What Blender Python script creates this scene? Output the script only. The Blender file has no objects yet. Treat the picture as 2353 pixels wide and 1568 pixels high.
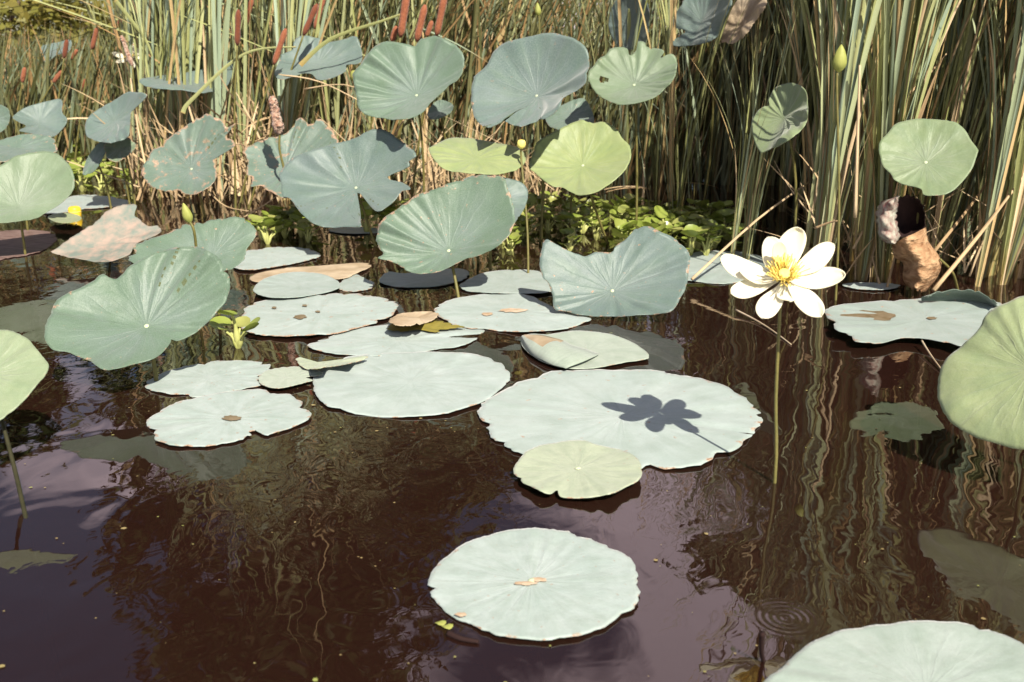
import bpy, math, random
import numpy as np
from mathutils import Vector, Matrix, noise as mnoise

R = math.radians
scene = bpy.context.scene
COL = scene.collection

# ------------------------------------------------------------------ camera
H = 0.80                      # camera height over the water
PITCH = R(17.0)
FPX = 2353 * 35.0 / 36.0      # focal length in pixels of the 2353 px wide photograph
cam_d = bpy.data.cameras.new("camera")
cam = bpy.data.objects.new("camera", cam_d)
COL.objects.link(cam)
cam.location = (0, 0, H)
cam.rotation_euler = (R(90) - PITCH, 0, 0)
cam_d.lens = 35
cam_d.sensor_width = 36
cam_d.clip_start = 0.02
cam_d.clip_end = 2000
cam_d.dof.use_dof = True
cam_d.dof.focus_distance = 2.45
cam_d.dof.aperture_fstop = 6.3
scene.camera = cam

# ------------------------------------------------------------------ light
SUN = Vector((0.164, -0.372, 0.41)).normalized()          # towards the sun
SUN_EL = math.asin(SUN.z)
SUN_AZ = math.atan2(SUN.x, SUN.y)                          # from +Y clockwise
world = bpy.data.worlds.new("World")
scene.world = world
world.use_nodes = True
wt = world.node_tree
wt.nodes.clear()
wo = wt.nodes.new("ShaderNodeOutputWorld")
bg = wt.nodes.new("ShaderNodeBackground")
bg.inputs[1].default_value = 0.05
sky = wt.nodes.new("ShaderNodeTexSky")
sky.sky_type = 'NISHITA'
sky.sun_disc = False
sky.sun_elevation = SUN_EL
sky.sun_rotation = SUN_AZ
sky.air_density = 1.0
sky.dust_density = 0.6
tc = wt.nodes.new("ShaderNodeTexCoord")
cn = wt.nodes.new("ShaderNodeTexNoise")
cn.inputs["Scale"].default_value = 1.7
cn.inputs["Detail"].default_value = 6
cn.inputs["Roughness"].default_value = 0.55
cmap = wt.nodes.new("ShaderNodeMapping")
cmap.inputs["Scale"].default_value = (1, 1, 1.8)
cmap.inputs["Location"].default_value = (2.56, 3.47, 6.02)
cr = wt.nodes.new("ShaderNodeValToRGB")
cr.color_ramp.elements[0].position = 0.525
cr.color_ramp.elements[1].position = 0.605
cmx = wt.nodes.new("ShaderNodeMix")
cmx.data_type = 'RGBA'
cmx.inputs[7].default_value = (17.0, 13.6, 14.8, 1)
wt.links.new(tc.outputs["Generated"], cmap.inputs[0])
wt.links.new(cmap.outputs[0], cn.inputs["Vector"])
wt.links.new(cn.outputs[0], cr.inputs[0])
wt.links.new(cr.outputs[0], cmx.inputs[0])
wt.links.new(sky.outputs[0], cmx.inputs[6])
wt.links.new(cmx.outputs[2], bg.inputs[0])
wt.links.new(bg.outputs[0], wo.inputs[0])

sun_d = bpy.data.lights.new("sun", 'SUN')
sun_d.energy = 5.0
sun_d.angle = R(0.53)
sun_d.color = (1.0, 0.93, 0.80)
sun = bpy.data.objects.new("sun", sun_d)
COL.objects.link(sun)
sun.rotation_euler = (-SUN).to_track_quat('-Z', 'Y').to_euler()

scene.view_settings.view_transform = 'Standard'
scene.view_settings.look = 'None'
scene.view_settings.exposure = 0.80
scene.view_settings.gamma = 1.0
scene.cycles.max_bounces = 4
scene.cycles.diffuse_bounces = 2
scene.cycles.glossy_bounces = 3
scene.cycles.transmission_bounces = 3
scene.cycles.transparent_max_bounces = 5
scene.cycles.sample_clamp_indirect = 6

# ------------------------------------------------------------------ helpers
O = np.array([0, 0, H])
CR = np.array([1.0, 0, 0])
CF = np.array([0, math.cos(PITCH), -math.sin(PITCH)])
CU = np.array([0, math.sin(PITCH), math.cos(PITCH)])


def ray(px, py):
    return CF + (px - 1176.5) / FPX * CR - (py - 784.0) / FPX * CU


def at_z(px, py, z=0.0):
    d = ray(px, py)
    return O + d * ((z - H) / d[2])


def at_y(px, py, Y):
    d = ray(px, py)
    return O + d * (Y / d[1])


def link(o, parent=None, name=None):
    COL.objects.link(o)
    if parent is not None:
        o.parent = parent
    return o


def mesh_obj(name, verts, faces, mats, parent=None, smooth=True, midx=None, uvs=None):
    me = bpy.data.meshes.new(name)
    me.from_pydata(np.asarray(verts, dtype=float).tolist(), [], faces)
    for m in (mats if isinstance(mats, (list, tuple)) else [mats]):
        me.materials.append(m)
    if midx is not None:
        me.polygons.foreach_set("material_index", midx)
    if smooth:
        me.polygons.foreach_set("use_smooth", [True] * len(me.polygons))
    if uvs:
        li = np.zeros(len(me.loops), dtype=np.int32)
        me.loops.foreach_get("vertex_index", li)
        for uname, arr in uvs.items():
            ul = me.uv_layers.new(name=uname)
            ul.data.foreach_set("uv", np.asarray(arr, dtype=np.float32)[li].ravel())
    me.update()
    o = bpy.data.objects.new(name, me)
    return link(o, parent)


def thing(name, label, cat, loc=(0, 0, 0), group=None):
    o = bpy.data.objects.new(name, None)
    o.empty_display_size = 0.05
    o.location = tuple(map(float, loc))
    o["label"] = label
    o["category"] = cat
    if group:
        o["group"] = group
    return link(o)


def tag(o, label, cat, group=None):
    o["label"] = label
    o["category"] = cat
    if group:
        o["group"] = group
    return o


def catmull(P, n, closed=True):
    P = np.asarray(P, float)
    N = len(P)
    out = []
    segs = N if closed else N - 1
    per = max(2, int(math.ceil(n / segs)))
    for i in range(segs):
        if closed:
            a, b, c, d = P[(i - 1) % N], P[i], P[(i + 1) % N], P[(i + 2) % N]
        else:
            a, b, c, d = P[max(i - 1, 0)], P[i], P[i + 1], P[min(i + 2, N - 1)]
        for k in range(per):
            t = k / per
            out.append(0.5 * (2 * b + (c - a) * t + (2 * a - 5 * b + 4 * c - d) * t * t + (3 * b - a - 3 * c + d) * t ** 3))
    if not closed:
        out.append(P[-1])
    return np.array(out)


def tube_data(pts, radii, seg=8, cap=True):
    pts = np.asarray(pts, float)
    n = len(pts)
    if np.isscalar(radii):
        radii = [radii] * n
    V, F = [], []
    ref = np.array([0.13, 0.97, 0.21])
    for i in range(n):
        t = pts[min(i + 1, n - 1)] - pts[max(i - 1, 0)]
        t = t / (np.linalg.norm(t) + 1e-9)
        a = np.cross(t, ref)
        if np.linalg.norm(a) < 1e-3:
            a = np.cross(t, np.array([1.0, 0, 0]))
        a /= np.linalg.norm(a)
        b = np.cross(t, a)
        for k in range(seg):
            an = 2 * math.pi * k / seg
            V.append(pts[i] + radii[i] * (math.cos(an) * a + math.sin(an) * b))
    for i in range(n - 1):
        for k in range(seg):
            k2 = (k + 1) % seg
            F.append((i * seg + k, i * seg + k2, (i + 1) * seg + k2, (i + 1) * seg + k))
    if cap:
        F.append(tuple(range(seg - 1, -1, -1)))
        F.append(tuple((n - 1) * seg + k for k in range(seg)))
    return V, F


# ------------------------------------------------------------------ materials
class NT:
    def __init__(self, name):
        self.m = bpy.data.materials.new(name)
        self.m.use_nodes = True
        self.t = self.m.node_tree
        self.t.nodes.clear()
        self.out = self.t.nodes.new("ShaderNodeOutputMaterial")

    def n(self, typ, **kw):
        nd = self.t.nodes.new("ShaderNode" + typ)
        for k, v in kw.items():
            setattr(nd, k, v)
        return nd

    def l(self, a, b):
        self.t.links.new(a, b)

    def setv(self, sock, v):
        if hasattr(v, "is_output"):
            self.l(v, sock)
        else:
            sock.default_value = v

    def math(self, op, a, b=0.0, c=0.0, clamp=False):
        nd = self.n("Math", operation=op, use_clamp=clamp)
        self.setv(nd.inputs[0], a)
        self.setv(nd.inputs[1], b)
        self.setv(nd.inputs[2], c)
        return nd.outputs[0]

    def mix(self, f, a, b, blend='MIX'):
        nd = self.n("Mix", data_type='RGBA', blend_type=blend)
        self.setv(nd.inputs[0], f)
        self.setv(nd.inputs[6], a if hasattr(a, "is_output") else tuple(a) + (1,) * (4 - len(a)))
        self.setv(nd.inputs[7], b if hasattr(b, "is_output") else tuple(b) + (1,) * (4 - len(b)))
        return nd.outputs[2]

    def noise(self, vec, scale, detail=3, rough=0.5, dist=0.0):
        nd = self.n("TexNoise")
        if vec is not None:
            self.l(vec, nd.inputs["Vector"])
        nd.inputs["Scale"].default_value = scale
        nd.inputs["Detail"].default_value = detail
        nd.inputs["Roughness"].default_value = rough
        nd.inputs["Distortion"].default_value = dist
        return nd.outputs[0]

    def ramp(self, v, a, b, smooth=False):
        nd = self.n("MapRange", clamp=True)
        if smooth:
            nd.interpolation_type = 'SMOOTHSTEP'
        self.setv(nd.inputs[0], v)
        self.setv(nd.inputs[1], a)
        self.setv(nd.inputs[2], b)
        return nd.outputs[0]

    def bump(self, h, strength=0.3, dist=0.01):
        nd = self.n("Bump")
        nd.inputs["Strength"].default_value = strength
        nd.inputs["Distance"].default_value = dist
        self.l(h, nd.inputs["Height"])
        return nd.outputs[0]

    def principled(self, col, rough=0.6, spec=0.3, normal=None, sheen=0.0, transl=0.0, tcol=None):
        p = self.n("BsdfPrincipled")
        self.setv(p.inputs["Base Color"], col if hasattr(col, "is_output") else tuple(col) + (1,))
        self.setv(p.inputs["Roughness"], rough)
        p.inputs["Specular IOR Level"].default_value = spec
        p.inputs["Sheen Weight"].default_value = sheen
        if normal is not None:
            self.l(normal, p.inputs["Normal"])
        res = p.outputs[0]
        if transl > 0:
            t = self.n("BsdfTranslucent")
            self.setv(t.inputs[0], tcol if tcol is not None else (col if hasattr(col, "is_output") else tuple(col) + (1,)))
            if tcol is not None and not hasattr(tcol, "is_output"):
                t.inputs[0].default_value = tuple(tcol) + (1,)
            mx = self.n("MixShader")
            mx.inputs[0].default_value = transl
            self.l(res, mx.inputs[1])
            self.l(t.outputs[0], mx.inputs[2])
            res = mx.outputs[0]
        self.l(res, self.out.inputs[0])
        return p


def lotus_material(name, under=False):
    # object colour: r = yellowness, g = paleness (floating pads), b = wear, a = seed
    k = NT(name)
    oi = k.n("ObjectInfo")
    sep = k.n("SeparateColor")
    k.l(oi.outputs["Color"], sep.inputs[0])
    yel, pale, wear = sep.outputs[0], sep.outputs[1], sep.outputs[2]
    uv1 = k.n("UVMap", uv_map="flat").outputs[0]
    uv2 = k.n("UVMap", uv_map="polar").outputs[0]
    s2 = k.n("SeparateXYZ")
    k.l(uv2, s2.inputs[0])
    th, s = s2.outputs[0], s2.outputs[1]
    off = k.n("VectorMath", operation='ADD')
    k.l(uv1, off.inputs[0])
    cmb = k.n("CombineXYZ")
    k.l(k.math('MULTIPLY', oi.outputs["Random"], 37.0), cmb.inputs[0])
    k.l(k.math('MULTIPLY', oi.outputs["Random"], 91.0), cmb.inputs[1])
    k.l(cmb.outputs[0], off.inputs[1])
    P = off.outputs[0]
    n1 = k.noise(P, 2.2, 4, 0.6)
    n2 = k.noise(P, 9.0, 5, 0.6)
    n3 = k.noise(P, 75.0, 3, 0.7)
    if under:
        base = k.mix(n1, (0.075, 0.09, 0.028), (0.105, 0.115, 0.04))
    else:
        g = k.mix(k.ramp(n1, 0.3, 0.7), (0.074, 0.132, 0.074), (0.104, 0.158, 0.112))
        g = k.mix(oi.outputs["Alpha"], g, k.mix(k.ramp(n1, 0.3, 0.7), (0.076, 0.126, 0.108), (0.114, 0.158, 0.150)))
        g = k.mix(k.math('MULTIPLY', k.ramp(s, 0.9, 0.2), k.ramp(n1, 0.25, 0.75)), g, (0.140, 0.185, 0.170))
        y = k.mix(k.ramp(n1, 0.3, 0.7), (0.225, 0.285, 0.085), (0.28, 0.32, 0.12))
        p = k.mix(k.ramp(n1, 0.3, 0.7), (0.385, 0.465, 0.435), (0.475, 0.54, 0.515))
        base = k.mix(pale, k.mix(yel, g, y), k.mix(yel, p, (0.45, 0.485, 0.33)))
    # forking veins
    ang = k.math('MULTIPLY', th, 2 * math.pi)
    wob = k.math('MULTIPLY', k.math('SUBTRACT', n1, 0.5), 0.35)
    a1 = k.math('ADD', ang, wob)
    v1 = k.math('ABSOLUTE', k.math('SINE', k.math('MULTIPLY', a1, 10.5)))
    v2 = k.math('ABSOLUTE', k.math('SINE', k.math('MULTIPLY', a1, 21.0)))
    v1 = k.math('POWER', k.math('SUBTRACT', 1.0, v1), 6.0)
    v2 = k.math('MULTIPLY', k.math('POWER', k.math('SUBTRACT', 1.0, v2), 5.0), k.ramp(s, 0.35, 0.7))
    vein = k.math('MAXIMUM', v1, k.math('MULTIPLY', v2, 0.6))
    vein = k.math('MULTIPLY', vein, k.math('MULTIPLY', k.ramp(s, 1.0, 0.25), k.math('SUBTRACT', 1.0, k.math('MULTIPLY', pale, 0.75))))
    vein = k.math('MULTIPLY', vein, k.ramp(n1, 0.30, 0.60))
    lite = k.mix(0.5, base, (0.55, 0.6, 0.58))
    base = k.mix(k.math('MULTIPLY', vein, 0.30 if not under else 0.15), base, lite)
    # fine waxy mottling
    base = k.mix(k.math('MULTIPLY', k.ramp(n3, 0.38, 0.66), 0.42), base, k.mix(0.28, base, (0.62, 0.66, 0.66)))
    base = k.mix(k.math('MULTIPLY', k.ramp(k.noise(P, 5.0, 4, 0.65), 0.42, 0.68), 0.42), base, k.mix(0.45, base, (0.10, 0.15, 0.08)))
    # streaky bloom worn off along the rays
    cs = k.n("CombineXYZ")
    k.l(k.math('MULTIPLY', th, 34.0), cs.inputs[0])
    k.l(k.math('MULTIPLY', s, 1.6), cs.inputs[1])
    k.l(k.math('MULTIPLY', oi.outputs["Random"], 50.0), cs.inputs[2])
    st = k.noise(cs.outputs[0], 1.0, 3, 0.55)
    base = k.mix(k.math('MULTIPLY', k.ramp(st, 0.42, 0.72), 0.36), base, k.mix(0.6, base, (0.14, 0.22, 0.14)))
    # tan blotches and browned rim
    thr = k.math('SUBTRACT', 0.755, k.math('MULTIPLY', wear, 0.27))
    blot = k.math('MULTIPLY', k.ramp(n2, thr, k.math('ADD', thr, 0.07)), 0.85)
    blot = k.math('MULTIPLY', blot, k.ramp(k.noise(P, 3.1, 2, 0.5), 0.44, 0.56))
    rim = k.math('ADD', s, k.math('MULTIPLY', k.math('SUBTRACT', n2, 0.5), 0.34))
    rthr = k.math('SUBTRACT', 1.03, k.math('MULTIPLY', wear, 0.10))
    rimm = k.ramp(rim, rthr, k.math('ADD', rthr, 0.03))
    sp = k.ramp(k.noise(P, 17.0, 2, 0.5), 0.70, 0.72)
    dead = k.math('MAXIMUM', k.math('MAXIMUM', blot, rimm), k.math('MULTIPLY', sp, k.ramp(wear, 0.05, 0.3)))
    tan = k.mix(k.ramp(n3, 0.35, 0.65), (0.16, 0.075, 0.03), (0.54, 0.39, 0.28))
    base = k.mix(dead, base, tan)
    hgt = k.math('ADD', k.math('MULTIPLY', vein, 0.5), k.math('ADD', k.math('MULTIPLY', n2, 0.5), k.math('MULTIPLY', st, 0.6)))
    nb = k.bump(hgt, 0.45, 0.007)
    k.principled(base, 0.48 if not under else 0.7, 0.38 if not under else 0.15, nb, sheen=0.30 if not under else 0.0, transl=0.14 if not under else 0.22)
    return k.m


def simple_var(name, cols, rough=0.6, spec=0.3, scale=6.0, stretch=(1, 1, 1), bump=0.15, transl=0.0, island=False, per_obj=True, sheen=0.0, lo=0.3, hi=0.7):
    k = NT(name)
    tcn = k.n("TexCoord")
    mp = k.n("Mapping")
    mp.inputs["Scale"].default_value = stretch
    k.l(tcn.outputs["Object"], mp.inputs[0])
    nz = k.noise(mp.outputs[0], scale, 4, 0.6)
    base = k.mix(k.ramp(nz, lo, hi), cols[0], cols[1])
    if len(cols) > 2:
        if island:
            rnd = k.n("NewGeometry").outputs["Random Per Island"]
        else:
            rnd = k.n("ObjectInfo").outputs["Random"]
        for i, c in enumerate(cols[2:]):
            r2 = k.math('FRACT', k.math('MULTIPLY', rnd, 7.31 * (i + 1)))
            base = k.mix(k.ramp(r2, 0.55, 0.95), base, k.mix(k.ramp(nz, 0.3, 0.8), c, tuple(x * 0.7 for x in c)))
    nb = k.bump(nz, bump, 0.005 if bump < 0.9 else 0.02)
    k.principled(base, rough, spec, nb, transl=transl, sheen=sheen)
    return k.m


def blade_material(name, island=False, dry=False):
    # strap leaves of the cattails; uv "strap": x across, y along the blade
    k = NT(name)
    uv = k.n("UVMap", uv_map="strap").outputs[0]
    sx = k.n("SeparateXYZ")
    k.l(uv, sx.inputs[0])
    rnd = k.n("NewGeometry").outputs["Random Per Island"] if island else k.n("ObjectInfo").outputs["Random"]
    cmb = k.n("CombineXYZ")
    k.l(k.math('MULTIPLY', sx.outputs[0], 5.0), cmb.inputs[0])
    k.l(k.math('MULTIPLY', sx.outputs[1], 3.0), cmb.inputs[1])
    k.l(k.math('MULTIPLY', rnd, 113.0), cmb.inputs[2])
    nz = k.noise(cmb.outputs[0], 1.5, 4, 0.6)
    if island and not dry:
        base = k.mix(rnd, (0.075, 0.08, 0.026), (0.19, 0.185, 0.08))  # thicket colours darkened to stand for shade in the gaps between reeds
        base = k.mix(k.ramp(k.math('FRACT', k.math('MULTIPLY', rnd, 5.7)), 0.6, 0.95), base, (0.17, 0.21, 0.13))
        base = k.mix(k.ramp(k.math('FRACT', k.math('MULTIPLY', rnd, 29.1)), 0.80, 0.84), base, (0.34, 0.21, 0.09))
    elif dry:
        base = k.mix(k.ramp(rnd, 0.0, 1.0), (0.56, 0.42, 0.25), (0.38, 0.26, 0.14))
        base = k.mix(k.ramp(k.math('FRACT', k.math('MULTIPLY', rnd, 5.7)), 0.5, 0.9), base, (0.66, 0.51, 0.32))
        base = k.mix(k.ramp(nz, 0.45, 0.7), base, k.mix(0.6, base, (0.10, 0.045, 0.02)))
    else:
        base = k.mix(rnd, (0.26, 0.275, 0.098), (0.38, 0.39, 0.18))
        base = k.mix(k.ramp(k.math('FRACT', k.math('MULTIPLY', rnd, 5.7)), 0.45, 0.95), base, (0.29, 0.36, 0.25))
        # straw-coloured old base and tip
        dr = k.math('FRACT', k.math('MULTIPLY', rnd, 13.3))
        low = k.ramp(sx.outputs[1], k.math('MULTIPLY', dr, 0.11 if island else 0.20), 0.0)
        tip = k.ramp(sx.outputs[1], k.math('SUBTRACT', 1.0, k.math('MULTIPLY', dr, 0.25)), 1.0)
        base = k.mix(k.math('MULTIPLY', low, 0.75), base, (0.46, 0.29, 0.10))
        base = k.mix(tip, base, (0.45, 0.30, 0.14))
        base = k.mix(k.ramp(k.math('FRACT', k.math('MULTIPLY', rnd, 29.1)), 0.86, 0.88), base, (0.48, 0.34, 0.16))
        base = k.mix(k.math('MULTIPLY', k.ramp(nz, 0.5, 0.75), 0.5), base, k.mix(0.5, base, (0.09, 0.10, 0.03)))
    ln = k.math('SINE', k.math('MULTIPLY', sx.outputs[0], 40.0))
    nb = k.bump(k.math('ADD', k.math('MULTIPLY', ln, 0.3), nz), 0.25, 0.002)
    k.principled(base, 0.45 if not dry else 0.75, 0.4 if not dry else 0.15, nb, transl=0.05)
    return k.m


M = {}
M["leaf"] = lotus_material("lotus leaf top")
M["under"] = lotus_material("lotus leaf underside", True)
M["stalk"] = simple_var("lotus stalk", [(0.11, 0.105, 0.030), (0.17, 0.145, 0.045)], 0.5, 0.3, 40, bump=0.4)
M["shadestalk"] = simple_var("lotus stalk with painted shade", [(0.022, 0.022, 0.010), (0.04, 0.036, 0.016)], 0.6, 0.2, 40, bump=0.4)  # shade on the left-edge leaf's stalk, painted in as a dark colour
M["navel"] = simple_var("leaf navel", [(0.40, 0.47, 0.30), (0.48, 0.53, 0.36)], 0.6, 0.2, 60)
M["reed"] = blade_material("cattail leaf")
M["reed_far"] = blade_material("far cattail leaf with painted shade", True)
M["dry"] = blade_material("dry reed")
M["dry"] = blade_material("dry reed blade", False, True)
M["dry_far"] = blade_material("dry reed litter", True, True)
M["spike"] = simple_var("cattail spike velvet", [(0.22, 0.075, 0.038), (0.29, 0.105, 0.055), (0.17, 0.055, 0.03)], 0.95, 0.05, 90, bump=0.8, sheen=0.2)
M["fluff"] = simple_var("bursting cattail down", [(0.56, 0.42, 0.32), (0.28, 0.10, 0.05)], 1.0, 0.02, 70, bump=1.0, sheen=0.4)
M["petal"] = simple_var("lotus petal", [(0.84, 0.785, 0.57), (0.90, 0.865, 0.71)], 0.55, 0.25, 8, (6, 1, 1), 0.15, transl=0.3)
M["stamen"] = simple_var("stamen", [(0.85, 0.58, 0.10), (0.80, 0.66, 0.22)], 0.7, 0.2, 80)
M["pod"] = simple_var("lotus receptacle", [(0.72, 0.62, 0.14), (0.78, 0.68, 0.22)], 0.6, 0.25, 50)
M["bud"] = simple_var("lotus bud", [(0.27, 0.30, 0.07), (0.36, 0.36, 0.10)], 0.55, 0.3, 20, (3, 3, 0.6), 0.3, transl=0.1)
M["hyacinth"] = simple_var("water hyacinth leaf", [(0.20, 0.26, 0.040), (0.29, 0.34, 0.075), (0.36, 0.37, 0.11)], 0.27, 0.55, 14, bump=0.2, transl=0.2)
M["hystalk"] = simple_var("water hyacinth stalk", [(0.34, 0.36, 0.10), (0.42, 0.42, 0.16)], 0.4, 0.4, 25)
M["driedleaf"] = simple_var("dried lotus leaf", [(0.32, 0.235, 0.145), (0.56, 0.455, 0.325)], 0.8, 0.12, 9, bump=0.6, transl=0.15)
M["crumpled"] = simple_var("crumpled dead leaf", [(0.22, 0.105, 0.048), (0.54, 0.35, 0.20)], 0.8, 0.12, 22, (1, 1, 2.2), bump=1.0, transl=0.1)
M["dying"] = simple_var("dying lotus leaf", [(0.36, 0.265, 0.215), (0.17, 0.20, 0.17)], 0.75, 0.15, 19, bump=0.7, lo=0.32, hi=0.62)
M["muddy"] = simple_var("muddy decayed pad", [(0.10, 0.055, 0.045), (0.24, 0.165, 0.145)], 0.5, 0.3, 16, (1, 3, 1), bump=0.5)
M["rotleaf"] = simple_var("mottled dying leaf", [(0.20, 0.075, 0.07), (0.42, 0.44, 0.36)], 0.8, 0.1, 38, bump=0.5)
M["decayed"] = simple_var("decayed leaf with pouch shade", [(0.016, 0.009, 0.009), (0.03, 0.016, 0.014)], 0.85, 0.1, 20, bump=0.3)  # pouch wall painted dark for the shade inside it; also colours dark twigs
M["sunk"] = simple_var("sunken leaf", [(0.16, 0.062, 0.04), (0.26, 0.115, 0.075)], 0.7, 0.2, 12, bump=0.3)
M["algae"] = simple_var("algae mat", [(0.13, 0.115, 0.02), (0.26, 0.21, 0.04)], 0.6, 0.3, 30, bump=0.8)
M["yellow"] = simple_var("yellow paint", [(0.80, 0.50, 0.02), (0.86, 0.60, 0.05)], 0.4, 0.4, 12)
M["bark"] = simple_var("bark", [(0.08, 0.055, 0.035), (0.15, 0.11, 0.075)], 0.9, 0.1, 6, (4, 4, 0.7), 0.8)
M["tree_leaf"] = simple_var("tree foliage", [(0.045, 0.06, 0.015), (0.08, 0.095, 0.025), (0.13, 0.10, 0.035)], 0.6, 0.25, 0.6, island=True, transl=0.25)
M["bush_leaf"] = simple_var("bush foliage", [(0.13, 0.135, 0.025), (0.21, 0.19, 0.04), (0.26, 0.21, 0.05)], 0.55, 0.3, 1.2, island=True, transl=0.25)
M["scar"] = simple_var("wet brown leaf scar", [(0.13, 0.09, 0.045), (0.22, 0.17, 0.11)], 0.4, 0.4, 40)
M["scar2"] = simple_var("tan leaf scar", [(0.34, 0.23, 0.14), (0.55, 0.44, 0.33)], 0.7, 0.2, 40)
M["specks"] = simple_var("plant debris", [(0.20, 0.14, 0.06), (0.32, 0.26, 0.12), (0.26, 0.28, 0.08)], 0.8, 0.1, 30, island=True)
M["mud"] = simple_var("mud", [(0.035, 0.021, 0.012), (0.07, 0.045, 0.025)], 0.8, 0.2, 5, bump=0.6)


def water_material():
    k = NT("pond water")
    g = k.n("NewGeometry")
    P = g.outputs["Position"]
    mp = k.n("Mapping")
    mp.inputs["Scale"].default_value = (1.0, 0.75, 1.0)
    k.l(P, mp.inputs[0])
    n1 = k.noise(mp.outputs[0], 5.0, 2, 0.45, 0.6)
    n2 = k.noise(mp.outputs[0], 17.0, 2, 0.5, 1.2)
    patch = k.ramp(k.noise(P, 0.9, 2, 0.5), 0.42, 0.62)
    # rings spreading where an insect touched the water
    rc = at_z(1805, 1420)
    sub = k.n("VectorMath", operation='DISTANCE')
    k.l(P, sub.inputs[0])
    sub.inputs[1].default_value = tuple(rc)
    r = sub.outputs["Value"]
    ring = k.math('MULTIPLY', k.math('SINE', k.math('MULTIPLY', r, 2 * math.pi / 0.0105)), k.math('MULTIPLY', k.ramp(r, 0.055, 0.03), k.ramp(r, 0.0, 0.01)))
    rf = k.n("VectorMath", operation='DISTANCE')
    k.l(P, rf.inputs[0])
    rf.inputs[1].default_value = tuple(at_z(780, 1075))
    ruf = k.ramp(rf.outputs["Value"], 0.42, 0.08, True)
    patch = k.math('ADD', patch, k.math('MULTIPLY', ruf, 3.0))
    h = k.math('ADD', k.math('MULTIPLY', n1, 1.0), k.math('MULTIPLY', k.math('MULTIPLY', n2, 0.14), k.math('ADD', 0.15, patch)))
    h = k.math('ADD', h, k.math('MULTIPLY', ring, 0.045))
    nb = k.bump(h, 1.0, 0.0034)
    murk = k.mix(k.noise(P, 1.7, 3, 0.6), (0.0170, 0.0068, 0.0048), (0.0250, 0.0100, 0.0068))
    d = k.n("BsdfDiffuse")
    k.l(murk, d.inputs[0])
    t = k.n("BsdfTransparent")
    t.inputs[0].default_value = (0.55, 0.36, 0.24, 1)
    m1 = k.n("MixShader")
    m1.inputs[0].default_value = 0.30
    k.l(d.outputs[0], m1.inputs[1])
    k.l(t.outputs[0], m1.inputs[2])
    gl = k.n("BsdfGlossy")
    gl.inputs["Roughness"].default_value = 0.012
    gl.inputs["Color"].default_value = (1, 1, 1, 1)
    k.l(nb, gl.inputs["Normal"])
    fr = k.n("Fresnel")
    fr.inputs["IOR"].default_value = 1.66
    k.l(nb, fr.inputs["Normal"])
    m2 = k.n("MixShader")
    k.l(fr.outputs[0], m2.inputs[0])
    k.l(m1.outputs[0], m2.inputs[1])
    k.l(gl.outputs[0], m2.inputs[2])
    k.l(m2.outputs[0], k.out.inputs[0])
    return k.m


M["water"] = water_material()

# ------------------------------------------------------------------ setting
def grid(name, xs, ys, zf, mat):
    V = [(x, y, zf(x, y)) for y in ys for x in xs]
    nx = len(xs)
    F = [(j * nx + i, j * nx + i + 1, (j + 1) * nx + i + 1, (j + 1) * nx + i) for j in range(len(ys) - 1) for i in range(nx - 1)]
    o = mesh_obj(name, V, F, mat)
    o["kind"] = "structure"
    return o


def ground_z(x, y):
    t = min(1, max(0, (y - 7.5) / 4.0))
    t = t * t * (3 - 2 * t)
    return -0.45 + 0.95 * t + 0.05 * math.sin(x * 1.7) * math.cos(y * 1.3) + 0.25 * t * math.sin(x * 0.31 + 1)


xs = [-600, -250, -100, -50] + list(np.arange(-25, 25.1, 0.8)) + [50, 100, 250, 600]
ys = [-600, -200, -60, -20, -8, -2, 2, 5] + list(np.arange(6.5, 14, 0.5)) + [16, 20, 26, 40, 80, 200, 600]
grid("ground", xs, ys, ground_z, M["mud"])
grid("pond_water", [-60, -20, -5, 0, 5, 20, 60], [-60, -10, 0, 3, 6, 13], lambda x, y: 0.0, M["water"])

# ------------------------------------------------------------------ lotus leaves
rngL = random.Random(11)


def poly_moments(P):
    x, y = P[:, 0], P[:, 1]
    x2, y2 = np.roll(x, -1), np.roll(y, -1)
    c = x * y2 - x2 * y
    A = c.sum() / 2
    cx = ((x + x2) * c).sum() / (6 * A)
    cy = ((y + y2) * c).sum() / (6 * A)
    xx = ((x * x + x * x2 + x2 * x2) * c).sum() / (12 * A) - cx * cx
    yy = ((y * y + y * y2 + y2 * y2) * c).sum() / (12 * A) - cy * cy
    xy = ((x * y2 + 2 * x * y + 2 * x2 * y2 + x2 * y) * c).sum() / (24 * A) - cx * cy
    return np.array([cx, cy]), np.array([[xx, xy], [xy, yy]])


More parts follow.
